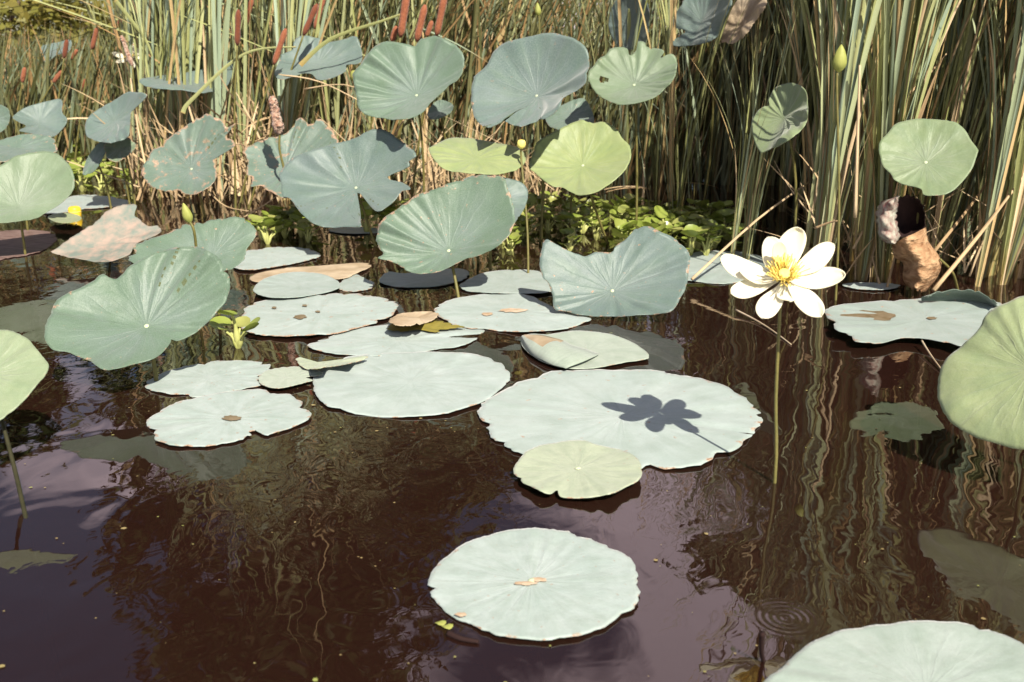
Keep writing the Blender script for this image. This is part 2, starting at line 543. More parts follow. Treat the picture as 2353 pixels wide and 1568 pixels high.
def lotus_blade(name, outline, centre, plane, parent, cup=0.22, wave=0.03, wear=0.1, yel=0.0, pale=0.0, jag=None,
                holes=(), mats=None, normal=None, nmax=0.97, nmin=0.30, curl=0.0, seed=None, thick=0.0014, ridges=0.006, fold=0.0, blue=0.35):
    """outline and navel as seen in the photograph, laid out on the leaf's own tilted bowl;
    plane: ('z', height) for a pad on the water or ('y', distance) for a leaf held in the air"""
    rg = random.Random(seed if seed is not None else rngL.random())
    D = catmull(outline, 132)
    if plane[0] == 'z':
        c = at_z(centre[0], centre[1], plane[1])
    else:
        c = at_y(centre[0], centre[1], plane[1])
    if normal is not None:
        n = np.array(normal, float)
        n /= np.linalg.norm(n)
    elif plane[0] == 'z':
        n = np.array([0, 0, 1.0])
    else:
        cc, S = poly_moments(D)
        w, E = np.linalg.eigh(S)
        q = min(nmax, max(nmin, math.sqrt(w[0] / w[1])))
        e = E[:, 0]
        if e[1] > 0:
            e = -e
        v = O - c
        v /= np.linalg.norm(v)
        m = e[0] * CR - e[1] * CU
        m -= m.dot(v) * v
        m /= np.linalg.norm(m)
        ph = math.acos(q)
        n = math.cos(ph) * v + math.sin(ph) * m
    a = np.cross(np.array([0, 1.0, 0]), n)
    a /= np.linalg.norm(a)
    b = np.cross(n, a)
    rays = np.array([ray(p[0], p[1]) for p in D])

    def hit(h):
        t = (h - (O - c).dot(n)) / (rays @ n)
        return O + rays * t[:, None]

    P0 = hit(np.zeros(len(D)))
    Rm = float(np.mean(np.linalg.norm(P0 - c, axis=1)))
    fr = [(rg.choice([2, 3]), rg.random() * 6.28, 0.6), (rg.choice([4, 5]), rg.random() * 6.28, 0.45), (7, rg.random() * 6.28, 0.3), (11, rg.random() * 6.28, 0.22)]
    rd = [(13, rg.random() * 6.28, 1.0), (17, rg.random() * 6.28, 0.9), (23, rg.random() * 6.28, 0.7)]

    th0 = rg.gauss(0, 0.12)
    mk = (rg.random() * 6.28, rg.random() * 6.28)

    def hfun(r, th):
        x = r / Rm
        h = cup * Rm * np.minimum(x, 1.5) ** 1.55 - curl * Rm * np.maximum(x - 0.75, 0) ** 2
        wv = sum(A * np.sin(k * th + p) for k, p, A in fr)
        h = h + wave * Rm * np.minimum(x, 1.4) ** 2.2 * wv
        h = h + fold * Rm * (np.sqrt((np.minimum(x, 1.5) * np.sin(th - th0)) ** 2 + 0.0025) - 0.05)
        tw = th + 0.25 * x * np.sin(2 * th + mk[1])
        rr = sum(A * np.sin(k * tw + p) for k, p, A in rd)
        rr = rr * np.clip(0.55 + 0.75 * np.sin(th + mk[0]) + 0.45 * np.sin(2 * th + mk[1]), 0.08, 1.5)
        return h + ridges * Rm * rr * np.clip(x, 0, 1) * np.clip(x * 2, 0, 1)

    h = np.zeros(len(D))
    for it in range(25):
        P = hit(h)
        L = P - c
        u, v_ = L @ a, L @ b
        hn = hfun(np.hypot(u, v_), np.arctan2(v_, u))
        h = 0.5 * h + 0.5 * hn
    P = hit(h)
    L = P - c
    u, v_ = L @ a, L @ b
    # nibbled rim
    jag = wear if jag is None else jag
    N = len(D)
    f = np.ones(N)
    acc = 0
    for i in range(N):
        acc = 0.6 * acc + rg.gauss(0, 1) * 0.010 * (0.25 + jag)
        f[i] += acc
    for q in range(int(jag * 16)):
        i0 = rg.randrange(N)
        wd = rg.randint(1, 3)
        dp = rg.uniform(0.02, 0.07) * (0.5 + jag)
        for j in range(-wd, wd + 1):
            f[(i0 + j) % N] -= dp * (1 - abs(j) / (wd + 1))
    u, v_ = u * f, v_ * f
    th = np.arctan2(v_, u)
    rr = np.hypot(u, v_)
    ss = [0.0, 0.035, 0.09, 0.17, 0.26, 0.36, 0.46, 0.56, 0.66, 0.75, 0.83, 0.90, 0.955, 1.0]
    nz0 = rg.uniform(0, 50)
    V, UV, UP = [], [], []
    Rx = rr.max()
    tha = np.unwrap(th)
    sgn = 1 if tha[-1] > tha[0] else -1
    for s in ss[1:]:
        r = rr * s
        hh = hfun(r, th)
        amp = (0.016 if plane[0] == 'y' else 0.004) * Rm * min(1.0, s * 3)
        hh = hh + amp * np.array([mnoise.noise((4.2 * q * math.cos(w_) / Rm, 4.2 * q * math.sin(w_) / Rm, nz0)) + 0.6 * mnoise.noise((10 * q * math.cos(w_) / Rm, 10 * q * math.sin(w_) / Rm, nz0)) for q, w_ in zip(r, th)])
        X = c + np.outer(r * np.cos(th), a) + np.outer(r * np.sin(th), b) + np.outer(hh, n)
        V.append(X)
        UV.append(np.stack([r * np.cos(th) / Rx, r * np.sin(th) / Rx], 1))
        UP.append(np.stack([(th + math.pi) / (2 * math.pi), np.full(N, s)], 1))
    nr = len(ss) - 1
    top = np.concatenate([c[None, :]] + V)
    uv = np.concatenate([np.zeros((1, 2))] + UV)
    up = np.concatenate([np.array([[0.5, 0.0]])] + UP)
    nt = len(top)
    F = []
    hol = [(c_, rad) for c_, rad in holes]

    def ok(face):
        if not hol:
            return True
        cuv = uv[list(face)].mean(0)
        return all(np.hypot(*(cuv - np.array(hc))) > hr for hc, hr in hol)

    for i in range(N):
        i2 = (i + 1) % N
        F.append((0, 1 + i, 1 + i2))
        for k in range(nr - 1):
            A = 1 + k * N
            fc = (A + i, A + N + i, A + N + i2, A + i2)
            if ok(fc):
                F.append(fc)
    if sgn < 0:
        F = [fc[::-1] for fc in F]
    bot = top - n * thick
    FB = [tuple(x + nt for x in fc[::-1]) for fc in F]
    A = 1 + (nr - 1) * N
    RIM = []
    for i in range(N):
        i2 = (i + 1) % N
        q = (A + i, A + i + nt, A + i2 + nt, A + i2)
        RIM.append(q if sgn > 0 else q[::-1])
    allF = F + FB + RIM
    idx = [0] * len(F) + [1] * len(FB) + [0] * len(RIM)
    loc = np.array(parent.location) if parent is not None else np.zeros(3)
    o = mesh_obj("blade", np.concatenate([top, bot]) - loc, allF, mats or [M["leaf"], M["under"]], parent, True, idx,
                 {"flat": np.concatenate([uv, uv]), "polar": np.concatenate([up, up])})
    o.color = (yel, pale, wear, blue)
    return o, c, n, a, b, Rm


def navel(parent, c, n, r):
    loc = np.array(parent.parent.location)
    a = np.cross(np.array([0, 1.0, 0.1]), n)
    a /= np.linalg.norm(a)
    b = np.cross(n, a)
    V = [c + n * 0.004 - loc]
    F = []
    for ring, (rr, hh) in enumerate([(0.6, 0.0036), (1.0, 0.0012)]):
        for k in range(12):
            an = k * math.pi / 6
            V.append(c + n * hh + r * rr * (math.cos(an) * a + math.sin(an) * b) - loc)
    for k in range(12):
        k2 = (k + 1) % 12
        F.append((0, 1 + k, 1 + k2))
        F.append((1 + k, 13 + k, 13 + k2, 1 + k2))
    mesh_obj("navel", V, F, M["navel"], parent)


def stalk(parent, pts, r0=0.006, r1=0.0045, mat="stalk", name="stalk"):
    loc = np.array(parent.location)
    C = catmull(pts, 14, False)
    V, F = tube_data(C - loc, np.linspace(r0, r1, len(C)), 7)
    return mesh_obj(name, V, F, M[mat], parent)


def raised(label, outline, centre, Y, base=None, group="raised lotus leaves", nav=True, name="lotus_leaf", smat="stalk", **kw):
    c = at_y(centre[0], centre[1], Y)
    if base is None:
        bx = np.array([c[0] + rngL.uniform(-0.04, 0.05), c[1] + rngL.uniform(-0.02, 0.10), -0.35])
    else:
        bx = at_z(base[0], base[1], 0.0)
        bx = bx + np.array([0, 0, -0.02])
    kw["ridges"] = kw.get("ridges", 0.006) * 1.9
    kw.setdefault("fold", 0.20)
    kw.setdefault("nmin", 0.62)
    t = thing(name, label, "lotus leaf", (c[0], c[1], 0.0), group)
    bl, c, n, a, b, Rm = lotus_blade(name, outline, centre, ('y', Y), t, **kw)
    if nav:
        navel(bl, c, n, 0.0058)
    e = c - n * 0.002
    dist = np.linalg.norm(e - bx)
    ctl = 0.5 * (e + bx) * 0.5 + 0.5 * (e - n * 0.45 * dist)
    ts = np.linspace(0, 1, 9)[:, None]
    pts = list((1 - ts) ** 2 * e + 2 * ts * (1 - ts) * ctl + ts ** 2 * bx)
    if base is not None:
        d_ = pts[-1] - pts[-2]
        pts += [bx + d_ / max(1e-3, abs(d_[2])) * 0.1, bx + d_ / max(1e-3, abs(d_[2])) * 0.3]
    stalk(t, pts, 0.0036 if smat != "stalk" else 0.0046, 0.0042 if smat != "stalk" else 0.0056, smat)
    return t


PADZ = 0.006


def scar(blade, px, py, z, rx, ry, mk):
    """browned patch of leaf skin; rx, ry are its half sizes in the photograph"""
    rg = random.Random(px)
    loc = np.array(blade.parent.location)
    c = at_z(px, py, z)
    V, F = [c - loc], []
    for k in range(18):
        a = k * math.pi / 9
        q = rg.uniform(0.72, 1.15)
        V.append(at_z(px + rx * q * math.cos(a), py + ry * q * math.sin(a), z - 0.0012) - loc)
    for k in range(18):
        F.append((0, 1 + (k + 1) % 18, 1 + k))
    mesh_obj("scar", V, F, M[mk], blade)



def floating(label, outline, centre, z=PADZ, group="floating lotus pads", nav=False, name="lotus_pad", scars=(), **kw):
    c = at_z(centre[0], centre[1], z)
    t = thing(name, label, "lotus pad", (c[0], c[1], 0.0), group)
    kw.setdefault("cup", -0.004)
    kw.setdefault("wave", 0.011)
    kw.setdefault("pale", 0.85)
    kw.setdefault("ridges", 0.0042)
    kw.setdefault("wear", 0.25)
    kw["jag"] = kw.get("jag", kw["wear"]) * 1.3 + 0.08
    bl, c, n, a, b, Rm = lotus_blade(name, outline, centre, ('z', z), t, **kw)
    if nav:
        navel(bl, c, n, 0.006)
    for (sx, sy, rx, ry, mk) in scars:
        scar(bl, sx, sy, z + 0.004, rx, ry, mk)
    stalk(t, [c - n * 0.003, c + np.array([0.01, 0.02, -0.12]), c + np.array([0.05, 0.06, -0.36])], 0.005, 0.005)
    return t


# pads lying on the water
floating("round pale pad alone in the foreground, pinkish scar at its navel",
         [(985,1339),(995,1304),(1026,1278),(1077,1242),(1128,1227),(1179,1217),(1230,1212),(1281,1217),(1332,1227),(1383,1250),(1434,1273),(1460,1299),(1478,1334),(1470,1360),(1455,1396),(1419,1426),(1358,1452),(1297,1464),(1235,1470),(1159,1464),(1108,1447),(1077,1431),(1036,1416),(1006,1385),(990,1365)],
         (1222,1336), nav=True, wear=0.2, jag=0.3, scars=[(1210,1340,30,5,'scar2'),(1238,1332,22,5,'scar2'),(1060,1412,16,5,'scar2')], seed=3)
floating("largest pale pad, carrying the dark shadow of the flower",
         [(1100,941),(1118,921),(1159,896),(1205,870),(1271,855),(1358,850),(1434,850),(1520,852),(1553,860),(1640,875),(1701,906),(1732,931),(1749,957),(1742,977),(1726,1003),(1681,1038),(1630,1059),(1553,1074),(1475,1078),(1400,1081),(1300,1074),(1205,1046),(1169,1028),(1133,1008),(1123,982),(1103,967)],
         (1430,958), wear=0.25, jag=0.35, seed=5)
floating("small yellowish pad overlapping the near edge of the largest pad",
         [(1180,1085),(1190,1060),(1215,1035),(1260,1018),(1310,1012),(1340,1012),(1375,1022),(1430,1035),(1460,1050),(1475,1075),(1470,1100),(1440,1118),(1400,1135),(1340,1144),(1290,1142),(1280,1126),(1262,1135),(1225,1120),(1195,1105)],
         (1328,1078), z=0.012, cup=0.03, wave=0.035, yel=0.75, pale=0.75, wear=0.2, jag=0.1, nav=True, seed=8)
floating("smooth oval pale pad touching the left edge of the largest pad",
         [(717,885),(722,860),(740,845),(780,825),(840,815),(920,810),(1010,809),(1090,813),(1140,830),(1165,850),(1173,868),(1160,885),(1130,910),(1090,930),(1030,948),(950,957),(860,955),(790,945),(745,928),(724,905)],
         (945,876), wear=0.08, jag=0.15, seed=9)
floating("pale pad with ragged near rim and a brown hole at its centre",
         [(334,972),(347,957),(383,936),(434,916),(485,908),(536,898),(602,896),(653,903),(689,916),(714,936),(714,957),(684,977),(633,993),(608,1000),(600,990),(572,992),(577,1003),(531,1018),(459,1027),(398,1023),(357,1008),(342,987)],
         (531,959), wear=0.45, jag=0.6, scars=[(533,961,22,7,'scar')], seed=12)
floating("pale pad just behind the holed pad, left of the little one",
         [(335,885),(345,872),(380,855),(430,840),(500,829),(560,828),(610,835),(632,848),(606,860),(592,874),(600,885),(540,898),(450,912),(390,905),(345,895)],
         (480,868), z=0.004, wear=0.4, jag=0.6, seed=13)
floating("little yellowish pad with a split rim between two large pads",
         [(594,872),(605,855),(640,845),(690,843),(735,852),(738,862),(703,867),(718,874),(690,882),(640,892),(605,885)],
         (660,868), z=0.011, yel=0.5, wear=0.35, jag=0.3, seed=14)
floating("wide spotted pale pad beside the hyacinth sprout, brown hole near its middle",
         [(540,745),(560,725),(565,705),(600,692),(660,683),(740,675),(800,675),(850,680),(900,690),(915,705),(900,725),(870,740),(800,760),(730,770),(640,772),(590,768),(555,757)],
         (735,722), z=0.010, wear=0.55, jag=0.5, scars=[(689,728,16,5,'scar'),(700,702,7,2.5,'scar'),(630,707,6,2.5,'scar'),(730,716,6,2.5,'scar')], seed=15)
floating("broad pale pad partly covered by the spotted pad and yellow algae",
         [(707,792),(740,780),(800,760),(860,750),(940,744),(1020,746),(1085,753),(1112,760),(1095,780),(1050,797),(990,805),(940,815),(860,818),(790,815),(740,808)],
         (915,784), z=0.004, wear=0.25, jag=0.3, seed=16)
floating("pale pad with a long tan scar below the propped grey leaf",
         [(1000,718),(1010,700),(1050,685),(1110,676),(1170,673),(1220,680),(1270,705),(1300,718),(1355,730),(1340,742),(1290,757),(1200,762),(1100,757),(1030,743)],
         (1175,715), wear=0.4, jag=0.2, scars=[(1180,713,34,5,'scar2'),(1120,722,14,4,'scar2')], seed=17)
floating("smooth greenish pad in front of the dry tan pad",
         [(582,665),(600,645),(640,630),(690,625),(740,630),(775,645),(780,660),(750,672),(690,682),(630,684),(595,677)],
         (690,655), z=0.012, cup=0.03, pale=0.7, wear=0.05, seed=18)
floating("far pale pad half in shade beside the hyacinth clump",
         [(535,612),(560,580),(610,570),(660,568),(710,572),(735,588),(700,600),(640,612),(580,620)],
         (640,592), wear=0.5, jag=0.5, seed=19)
floating("shaded dark pad under the spotted funnel leaf",
         [(872,645),(890,625),(930,628),(1000,620),(1060,618),(1078,630),(1060,645),(1000,658),(930,660),(890,655)],
         (985,640), pale=0.5, wear=0.2, seed=20)
floating("pale pad behind the long-scarred pad, shadow on both ends",
         [(1056,655),(1080,640),(1120,625),(1180,620),(1230,622),(1265,635),(1285,660),(1260,672),(1180,674),(1110,672),(1070,668)],
         (1170,648), z=0.009, wear=0.2, pale=0.75, seed=21)
floating("pale pad behind the white flower, left petals over it",
         [(1560,605),(1600,580),(1660,577),(1720,582),(1775,600),(1765,630),(1720,645),(1650,652),(1590,645),(1556,640)],
         (1670,613), wear=0.15, pale=0.7, seed=22)
floating("bluish pad at the right with a torn lip, wet brown patch and dried leaf shadow",
         [(1896,720),(1910,705),(1960,697),(2040,690),(2100,687),(2150,680),(2210,676),(2270,688),(2310,705),(2320,735),(2280,770),(2240,790),(2210,796),(2150,782),(2080,776),(2010,790),(1965,782),(1940,766),(1905,745)],
         (2125,733), z=0.02, scars=[(1995,727,62,13,'scar'),(2140,731,14,3,'scar')], cup=0.02, wave=0.02, pale=0.6, wear=0.4, jag=0.35, seed=23)
floating("thin sliver of pale pad at the foot of the right reeds",
         [(1935,655),(1960,650),(2020,650),(2068,655),(2040,665),(1970,664)], (2000,657), wear=0.3, seed=24)
floating("big pale green pad cut off at the bottom right corner",
         [(1750,1575),(1800,1530),(1860,1480),(1930,1450),(2000,1435),(2100,1427),(2200,1430),(2280,1450),(2353,1480),(2450,1540),(2500,1640),(2440,1720),(2200,1760),(1950,1740),(1790,1670)],
         (2130,1590), pale=0.75, yel=0.12, wear=0.1, jag=0.1, wave=0.012, seed=25)
floating("far flat pad left of the brown reed bases",
         [(85,485),(130,462),(180,449),(240,450),(300,462),(290,472),(200,480),(120,492)], (190,468), wear=0.6, jag=0.5, seed=26)
floating("torn scrap of pad between the dry tan pad and the dark channel",
         [(775,662),(790,640),(815,630),(840,640),(862,652),(845,665),(800,670)], (815,652), z=0.004, pale=0.7, wear=0.6, jag=0.6, seed=27)
floating("pale pad edge showing under the big dark funnel leaf",
         [(755,527),(790,522),(840,522),(875,527),(872,534),(820,537),(770,534)], (815,529), wear=0.2, seed=28)
floating("small fully green pad floating by the yellow litter",
         [(110,500),(125,492),(150,489),(178,494),(187,503),(170,511),(135,512)], (150,501), z=0.02, cup=0.08, pale=0.1, yel=1.0, wear=0.1, seed=29)
floating("reddish decayed pad at the left edge of the water",
         [(-60,560),(-20,535),(40,528),(110,532),(130,550),(100,575),(30,592),(-40,600)], (30,560), z=0.003, wear=0.9, jag=0.5, mats=[M["muddy"], M["muddy"]], seed=30)
floating("dry tan pad behind the smooth greenish pad",
         [(575,636),(640,618),(740,610),(830,604),(852,612),(815,630),(790,640),(700,650),(610,652)], (720,625), z=0.008, wear=0.9, jag=0.4, mats=[M["driedleaf"], M["driedleaf"]], seed=31)
floating("torn tan scrap with a raised rim between two pads",
         [(892,738),(915,722),(960,716),(1005,718),(1000,732),(970,744),(920,748)], (950,732), z=0.012, cup=0.18, wave=0.1, wear=0.9, jag=0.5, mats=[M["driedleaf"], M["driedleaf"]], seed=32)
floating("curled yellow-green scrap behind the little pad",
         [(680,828),(690,821),(712,832),(760,829),(835,818),(842,824),(800,836),(750,844),(705,848)], (745,836), z=0.014, cup=0.12, wave=0.1, yel=0.7, pale=0.7, wear=0.4, jag=0.3, seed=33)
floating("sunken reddish leaf under the foreground pad",
         [(1010,1440),(1080,1450),(1180,1462),(1235,1480),(1200,1520),(1150,1552),(1100,1530),(1040,1480)], (1130,1500), z=-0.02, wave=0.02, wear=0.8, group=None, mats=[M["sunk"], M["sunk"]], seed=34)

# the lip curling up at the back of the right-hand pad
def curled_lip():
    pad = [o for o in bpy.data.objects if o.get("label", "").startswith("bluish pad at the right")][0]
    loc = np.array(pad.location)
    A = [at_z(x, y, 0.026) for x, y in catmull([(2118, 691), (2160, 692), (2215, 694), (2262, 700), (2302, 712)], 24, False)]
    B = catmull([(2132, 684), (2158, 672), (2210, 668), (2255, 674), (2292, 700)], 24, False)
    V, F = [], []
    rg = random.Random(2)
    m = len(A)
    for j in range(6):
        s = j / 5
        for i in range(m):
            top = at_y(B[i][0] + (rg.uniform(-2, 2) if j == 5 else 0), B[i][1] + (rg.uniform(-3, 2) if j == 5 else 0), A[i][1] - 0.035)
            p = A[i] * (1 - s) + top * s
            p = p + np.array([0, 0.022 * math.sin(math.pi * s), 0])
            V.append(p - loc)
    for j in range(5):
        for i in range(m - 1):
            F.append((j * m + i, j * m + i + 1, (j + 1) * m + i + 1, (j + 1) * m + i))
    uv = [(v[0] * 3, v[2] * 9) for v in V]
    up = [(i % m / m, 0.6) for i in range(len(V))]
    o = mesh_obj("curled_lip", V, F, [M["leaf"]], pad, True, None, {"flat": uv, "polar": up})
    o.color = (0.15, 0.0, 0.3, 1)
    o.modifiers.new("thickness", 'SOLIDIFY').thickness = 0.0015


curled_lip()

# the pad folded over at its left end
def folded_pad():
    c = at_z(1350, 806, 0.008)
    t = thing("folded_pad", "pale pad with its left end folded over, tan underside up", "lotus pad", (c[0], c[1], 0), "floating lotus pads")
    lotus_blade("blade", [(1196,785),(1215,768),(1260,768),(1320,760),(1385,765),(1440,780),(1480,805),(1490,823),(1440,832),(1370,845),(1310,847),(1250,832),(1212,808)],
                (1350,806), ('z', 0.008), t, cup=0.0, wave=0.01, pale=0.75, yel=0.4, wear=0.1, ridges=0.002, seed=40)
    # rolled flap: an arch of leaf from the near-left edge back onto the pad
    A = np.array([at_z(x, y, 0.012) for x, y in catmull([(1196,776),(1212,806),(1250,830),(1300,847)], 24, False)])
    B = np.array([at_z(x, y, 0.016) for x, y in catmull([(1215,768),(1270,775),(1322,795),(1378,812)], 24, False)])
    V, F = [], []
    m = len(A)
    for j in range(9):
        s = j / 8
        for i in range(m):
            p = A[i] * (1 - s) + B[i] * s
            hgt = 0.024 * math.sin(math.pi * min(1, s * 1.12)) ** 0.7 * math.sin(math.pi * (0.12 + 0.8 * i / (m - 1)))
            p = p + np.array([0, -0.02 * math.sin(math.pi * s), max(hgt, 0) + 0.001 * math.sin(i * 0.9 + s * 4)])
            V.append(p - np.array(t.location))
    for j in range(8):
        for i in range(m - 1):
            F.append((j * m + i, j * m + i + 1, (j + 1) * m + i + 1, (j + 1) * m + i))
    mi = [1 if (f % (m - 1)) < 12 and f // (m - 1) > 1 else 0 for f in range(len(F))]
    uv = [(V[i][0] * 3, V[i][1] * 3) for i in range(len(V))]
    up = [(i % m / m, 0.5) for i in range(len(V))]
    o = mesh_obj("folded_flap", V, F, [M["leaf"], M["driedleaf"]], t, True, mi, {"flat": uv, "polar": up})
    o.color = (0.35, 0.7, 0.1, 1)
    so = o.modifiers.new("thickness", 'SOLIDIFY')
    so.thickness = 0.0015
    return t


folded_pad()

# leaves held above the water
raised("big cupped grey-green leaf leaning low at the left foreground, ragged lower edge",
       [(103,780),(106,749),(117,720),(126,694),(143,680),(183,663),(217,643),(237,630),(251,637),(271,637),(300,611),(343,586),(380,574),(429,566),(471,574),(503,594),(523,626),(529,657),(520,689),(503,711),(480,740),(446,766),(411,783),(394,780),(391,786),(371,811),(343,829),(286,843),(240,850),(209,831),(183,820),(154,809),(123,803)],
       (337,750), 2.30, base=(360,880), cup=0.12, wave=0.05, wear=0.12, ridges=0.014, nmin=0.78, fold=0.24, blue=0.0, seed=50)
raised("grey-green leaf with serrated top edge, behind the big cupped left leaf",
       [(297,583),(311,563),(343,549),(391,534),(414,517),(446,514),(474,506),(514,503),(549,499),(571,511),(589,529),(586,546),(569,569),(563,594),(540,614),(514,623),(450,640),(360,632),(303,605)],
       (485,592), 2.85, cup=0.1, wave=0.05, wear=0.25, jag=0.6, nmin=0.7, blue=0.0, seed=51)
raised("grey leaf propped on the water with a torn saddle-shaped top edge",
       [(1243,571),(1249,554),(1260,551),(1291,569),(1320,580),(1343,589),(1369,580),(1406,579),(1414,563),(1434,554),(1457,529),(1474,521),(1503,526),(1531,540),(1566,563),(1583,583),(1583,609),(1577,651),(1566,680),(1540,717),(1491,723),(1443,727),(1406,727),(1349,726),(1297,717),(1273,709),(1269,680),(1260,651),(1246,634),(1240,600)],
       (1407,669), 2.92, cup=0.1, wave=0.03, wear=0.35, jag=0.3, ridges=0.012, nmin=0.82, fold=0.24, blue=1.0, seed=52)
raised("funnel-shaped leaf with brown-nibbled upper left rim, standing mid-pond",
       [(866,554),(871,514),(889,497),(920,474),(949,454),(983,440),(1017,429),(1063,411),(1103,403),(1146,406),(1160,417),(1177,466),(1183,500),(1174,534),(1149,563),(1103,586),(1069,597),(1034,614),(1003,626),(960,629),(926,620),(911,606),(895,600),(870,594),(880,583),(869,569)],
       (1031,577), 3.15, base=(1056,686), cup=0.22, wave=0.03, wear=0.42, jag=0.35, ridges=0.013, nmin=0.8, fold=0.22, blue=0.0, seed=53)
raised("bluish leaf showing just behind the nibbled funnel leaf",
       [(1063,415),(1103,402),(1150,406),(1195,418),(1213,440),(1207,475),(1190,502),(1168,520),(1120,490),(1080,450)],
       (1140,462), 3.45, cup=0.2, wave=0.04, wear=0.1, nav=False, blue=1.0, seed=54)
raised("wide dark grey-green leaf with torn notch below its navel",
       [(643,394),(680,354),(703,349),(743,337),(797,323),(817,317),(843,303),(869,296),(891,303),(914,320),(937,334),(957,357),(940,369),(940,383),(903,394),(889,403),(897,413),(926,420),(943,434),(923,440),(906,463),(869,486),(849,471),(829,446),(812,446),(797,454),(797,474),(806,494),(831,520),(790,522),(754,523),(720,514),(691,489),(663,457),(649,449),(643,417)],
       (818,432), 3.90, base=(866,566), cup=0.2, wave=0.05, wear=0.15, ridges=0.014, nmin=0.75, fold=0.22, blue=1.0, seed=55)
raised("blotched leaf half hidden behind the wide dark leaf",
       [(560,346),(583,329),(617,317),(645,312),(674,291),(686,271),(720,283),(731,274),(757,291),(780,323),(785,350),(760,400),(700,440),(654,455),(626,443),(600,428),(577,428),(577,411),(566,400),(569,369)],
       (659,386), 4.3, cup=0.15, wave=0.05, wear=0.7, jag=0.6, nmin=0.75, ridges=0.013, seed=56)
raised("blotched drooping leaf in front of the left reeds, tattered at the top",
       [(326,394),(343,354),(374,326),(414,297),(446,277),(454,266),(486,257),(503,271),(534,280),(537,289),(509,306),(520,313),(542,334),(505,336),(491,357),(494,380),(497,406),(483,429),(446,446),(400,443),(351,429),(331,409)],
       (440,389), 4.5, cup=0.15, wave=0.06, wear=0.75, jag=0.7, nmin=0.75, ridges=0.013, seed=57)
raised("tall heart-shaped grey-green leaf, left of the two highest leaves",
       [(811,166),(829,146),(846,123),(863,106),(891,97),(923,99),(951,107),(960,100),(971,89),(1000,84),(1029,93),(1051,109),(1066,131),(1063,160),(1051,183),(1031,197),(1017,211),(989,237),(969,260),(940,274),(906,276),(883,273),(846,266),(826,251),(817,217),(811,186)],
       (957,220), 4.1, cup=0.26, wave=0.06, wear=0.03, ridges=0.016, fold=0.28, blue=0.0, seed=58)
raised("tallest bluish funnel leaf with rippled left side and wavy lower rim",
       [(1083,206),(1089,177),(1120,149),(1131,123),(1154,100),(1200,88),(1257,77),(1297,81),(1326,91),(1346,111),(1353,129),(1354,154),(1349,174),(1343,194),(1320,211),(1297,229),(1274,260),(1246,274),(1220,283),(1197,291),(1174,286),(1154,276),(1143,286),(1123,294),(1103,286),(1089,266),(1083,237)],
       (1233,221), 3.9, cup=0.28, wave=0.06, wear=0.10, ridges=0.019, fold=0.28, blue=1.0, seed=59)
raised("round green leaf with bitten top edge and one dark hole",
       [(1351,171),(1363,154),(1371,140),(1391,123),(1417,109),(1440,111),(1447,128),(1460,119),(1467,96),(1480,97),(1489,109),(1506,111),(1526,117),(1518,132),(1534,126),(1549,126),(1556,146),(1551,174),(1537,197),(1511,220),(1477,234),(1437,241),(1406,236),(1377,220),(1360,200)],
       (1457,196), 3.95, cup=0.2, wave=0.03, wear=0.08, jag=0.2, yel=0.25, holes=[((-0.55, 0.27), 0.075)], fold=0.2, blue=0.0, ridges=0.011, seed=60)
raised("leaf behind the left spikes, crossed by reed shadows",
       [(631,171),(643,137),(646,126),(669,114),(680,89),(709,81),(743,91),(757,97),(794,89),(817,84),(829,106),(830,143),(797,149),(797,160),(783,171),(754,183),(729,183),(714,169),(680,171),(651,183)],
       (730,148), 4.9, cup=0.15, wave=0.05, wear=0.15, jag=0.2, nav=False, blue=1.0, seed=61)
raised("yellow-green leaf seen nearly edge-on beside the round seed pod",
       [(985,345),(1000,333),(1030,319),(1070,317),(1130,326),(1180,336),(1203,350),(1207,372),(1180,393),(1130,401),(1080,398),(1030,392),(1005,375)],
       (1095,366), 3.55, cup=0.0, wave=0.04, wear=0.0, yel=1.0, nav=False, curl=0.25, nmin=0.45, fold=0.0, seed=62)
raised("young yellow-green round leaf right of the round seed pod",
       [(1226,351),(1231,331),(1251,314),(1280,300),(1303,289),(1331,276),(1351,280),(1363,283),(1386,281),(1414,294),(1429,317),(1446,334),(1450,354),(1446,374),(1431,397),(1397,426),(1366,443),(1331,449),(1309,440),(1291,431),(1271,429),(1249,414),(1229,397),(1214,383)],
       (1339,381), 3.8, base=(1402,560), cup=0.20, wave=0.03, wear=0.02, yel=0.95, ridges=0.006, fold=0.12, seed=63)
raised("flat round green leaf among the right reeds, thin blade shadows across it",
       [(2019,340),(2024,323),(2042,303),(2056,286),(2082,277),(2119,273),(2159,276),(2193,280),(2216,297),(2233,326),(2247,343),(2244,360),(2230,394),(2207,423),(2182,443),(2159,449),(2124,449),(2116,434),(2084,426),(2056,414),(2047,400),(2030,383),(2024,366)],
       (2127,374), 3.15, cup=0.12, wave=0.03, wear=0.02, yel=0.45, ridges=0.004, fold=0.03, blue=0.0, seed=64)
raised("dark green leaf in the shade of the right reeds, pleated left edge",
       [(1727,286),(1733,266),(1753,246),(1767,243),(1767,226),(1784,200),(1822,191),(1850,206),(1856,243),(1853,280),(1836,303),(1807,326),(1779,340),(1750,351),(1739,337),(1730,314)],
       (1800,272), 3.5, cup=0.2, wave=0.08, wear=0.05, yel=0.6, nav=False, ridges=0.015, blue=0.0, seed=65)
raised("large green leaf at the left edge with a pale fold line",
       [(-60,400),(0,380),(40,357),(80,349),(120,349),(148,366),(166,391),(172,414),(168,440),(146,463),(106,489),(83,501),(43,509),(0,513),(-70,510),(-110,470),(-100,430)],
       (42,476), 3.7, cup=0.12, wave=0.05, wear=0.05, yel=0.3, nav=False, ridges=0.008, nmin=0.75, fold=0.3, seed=66)
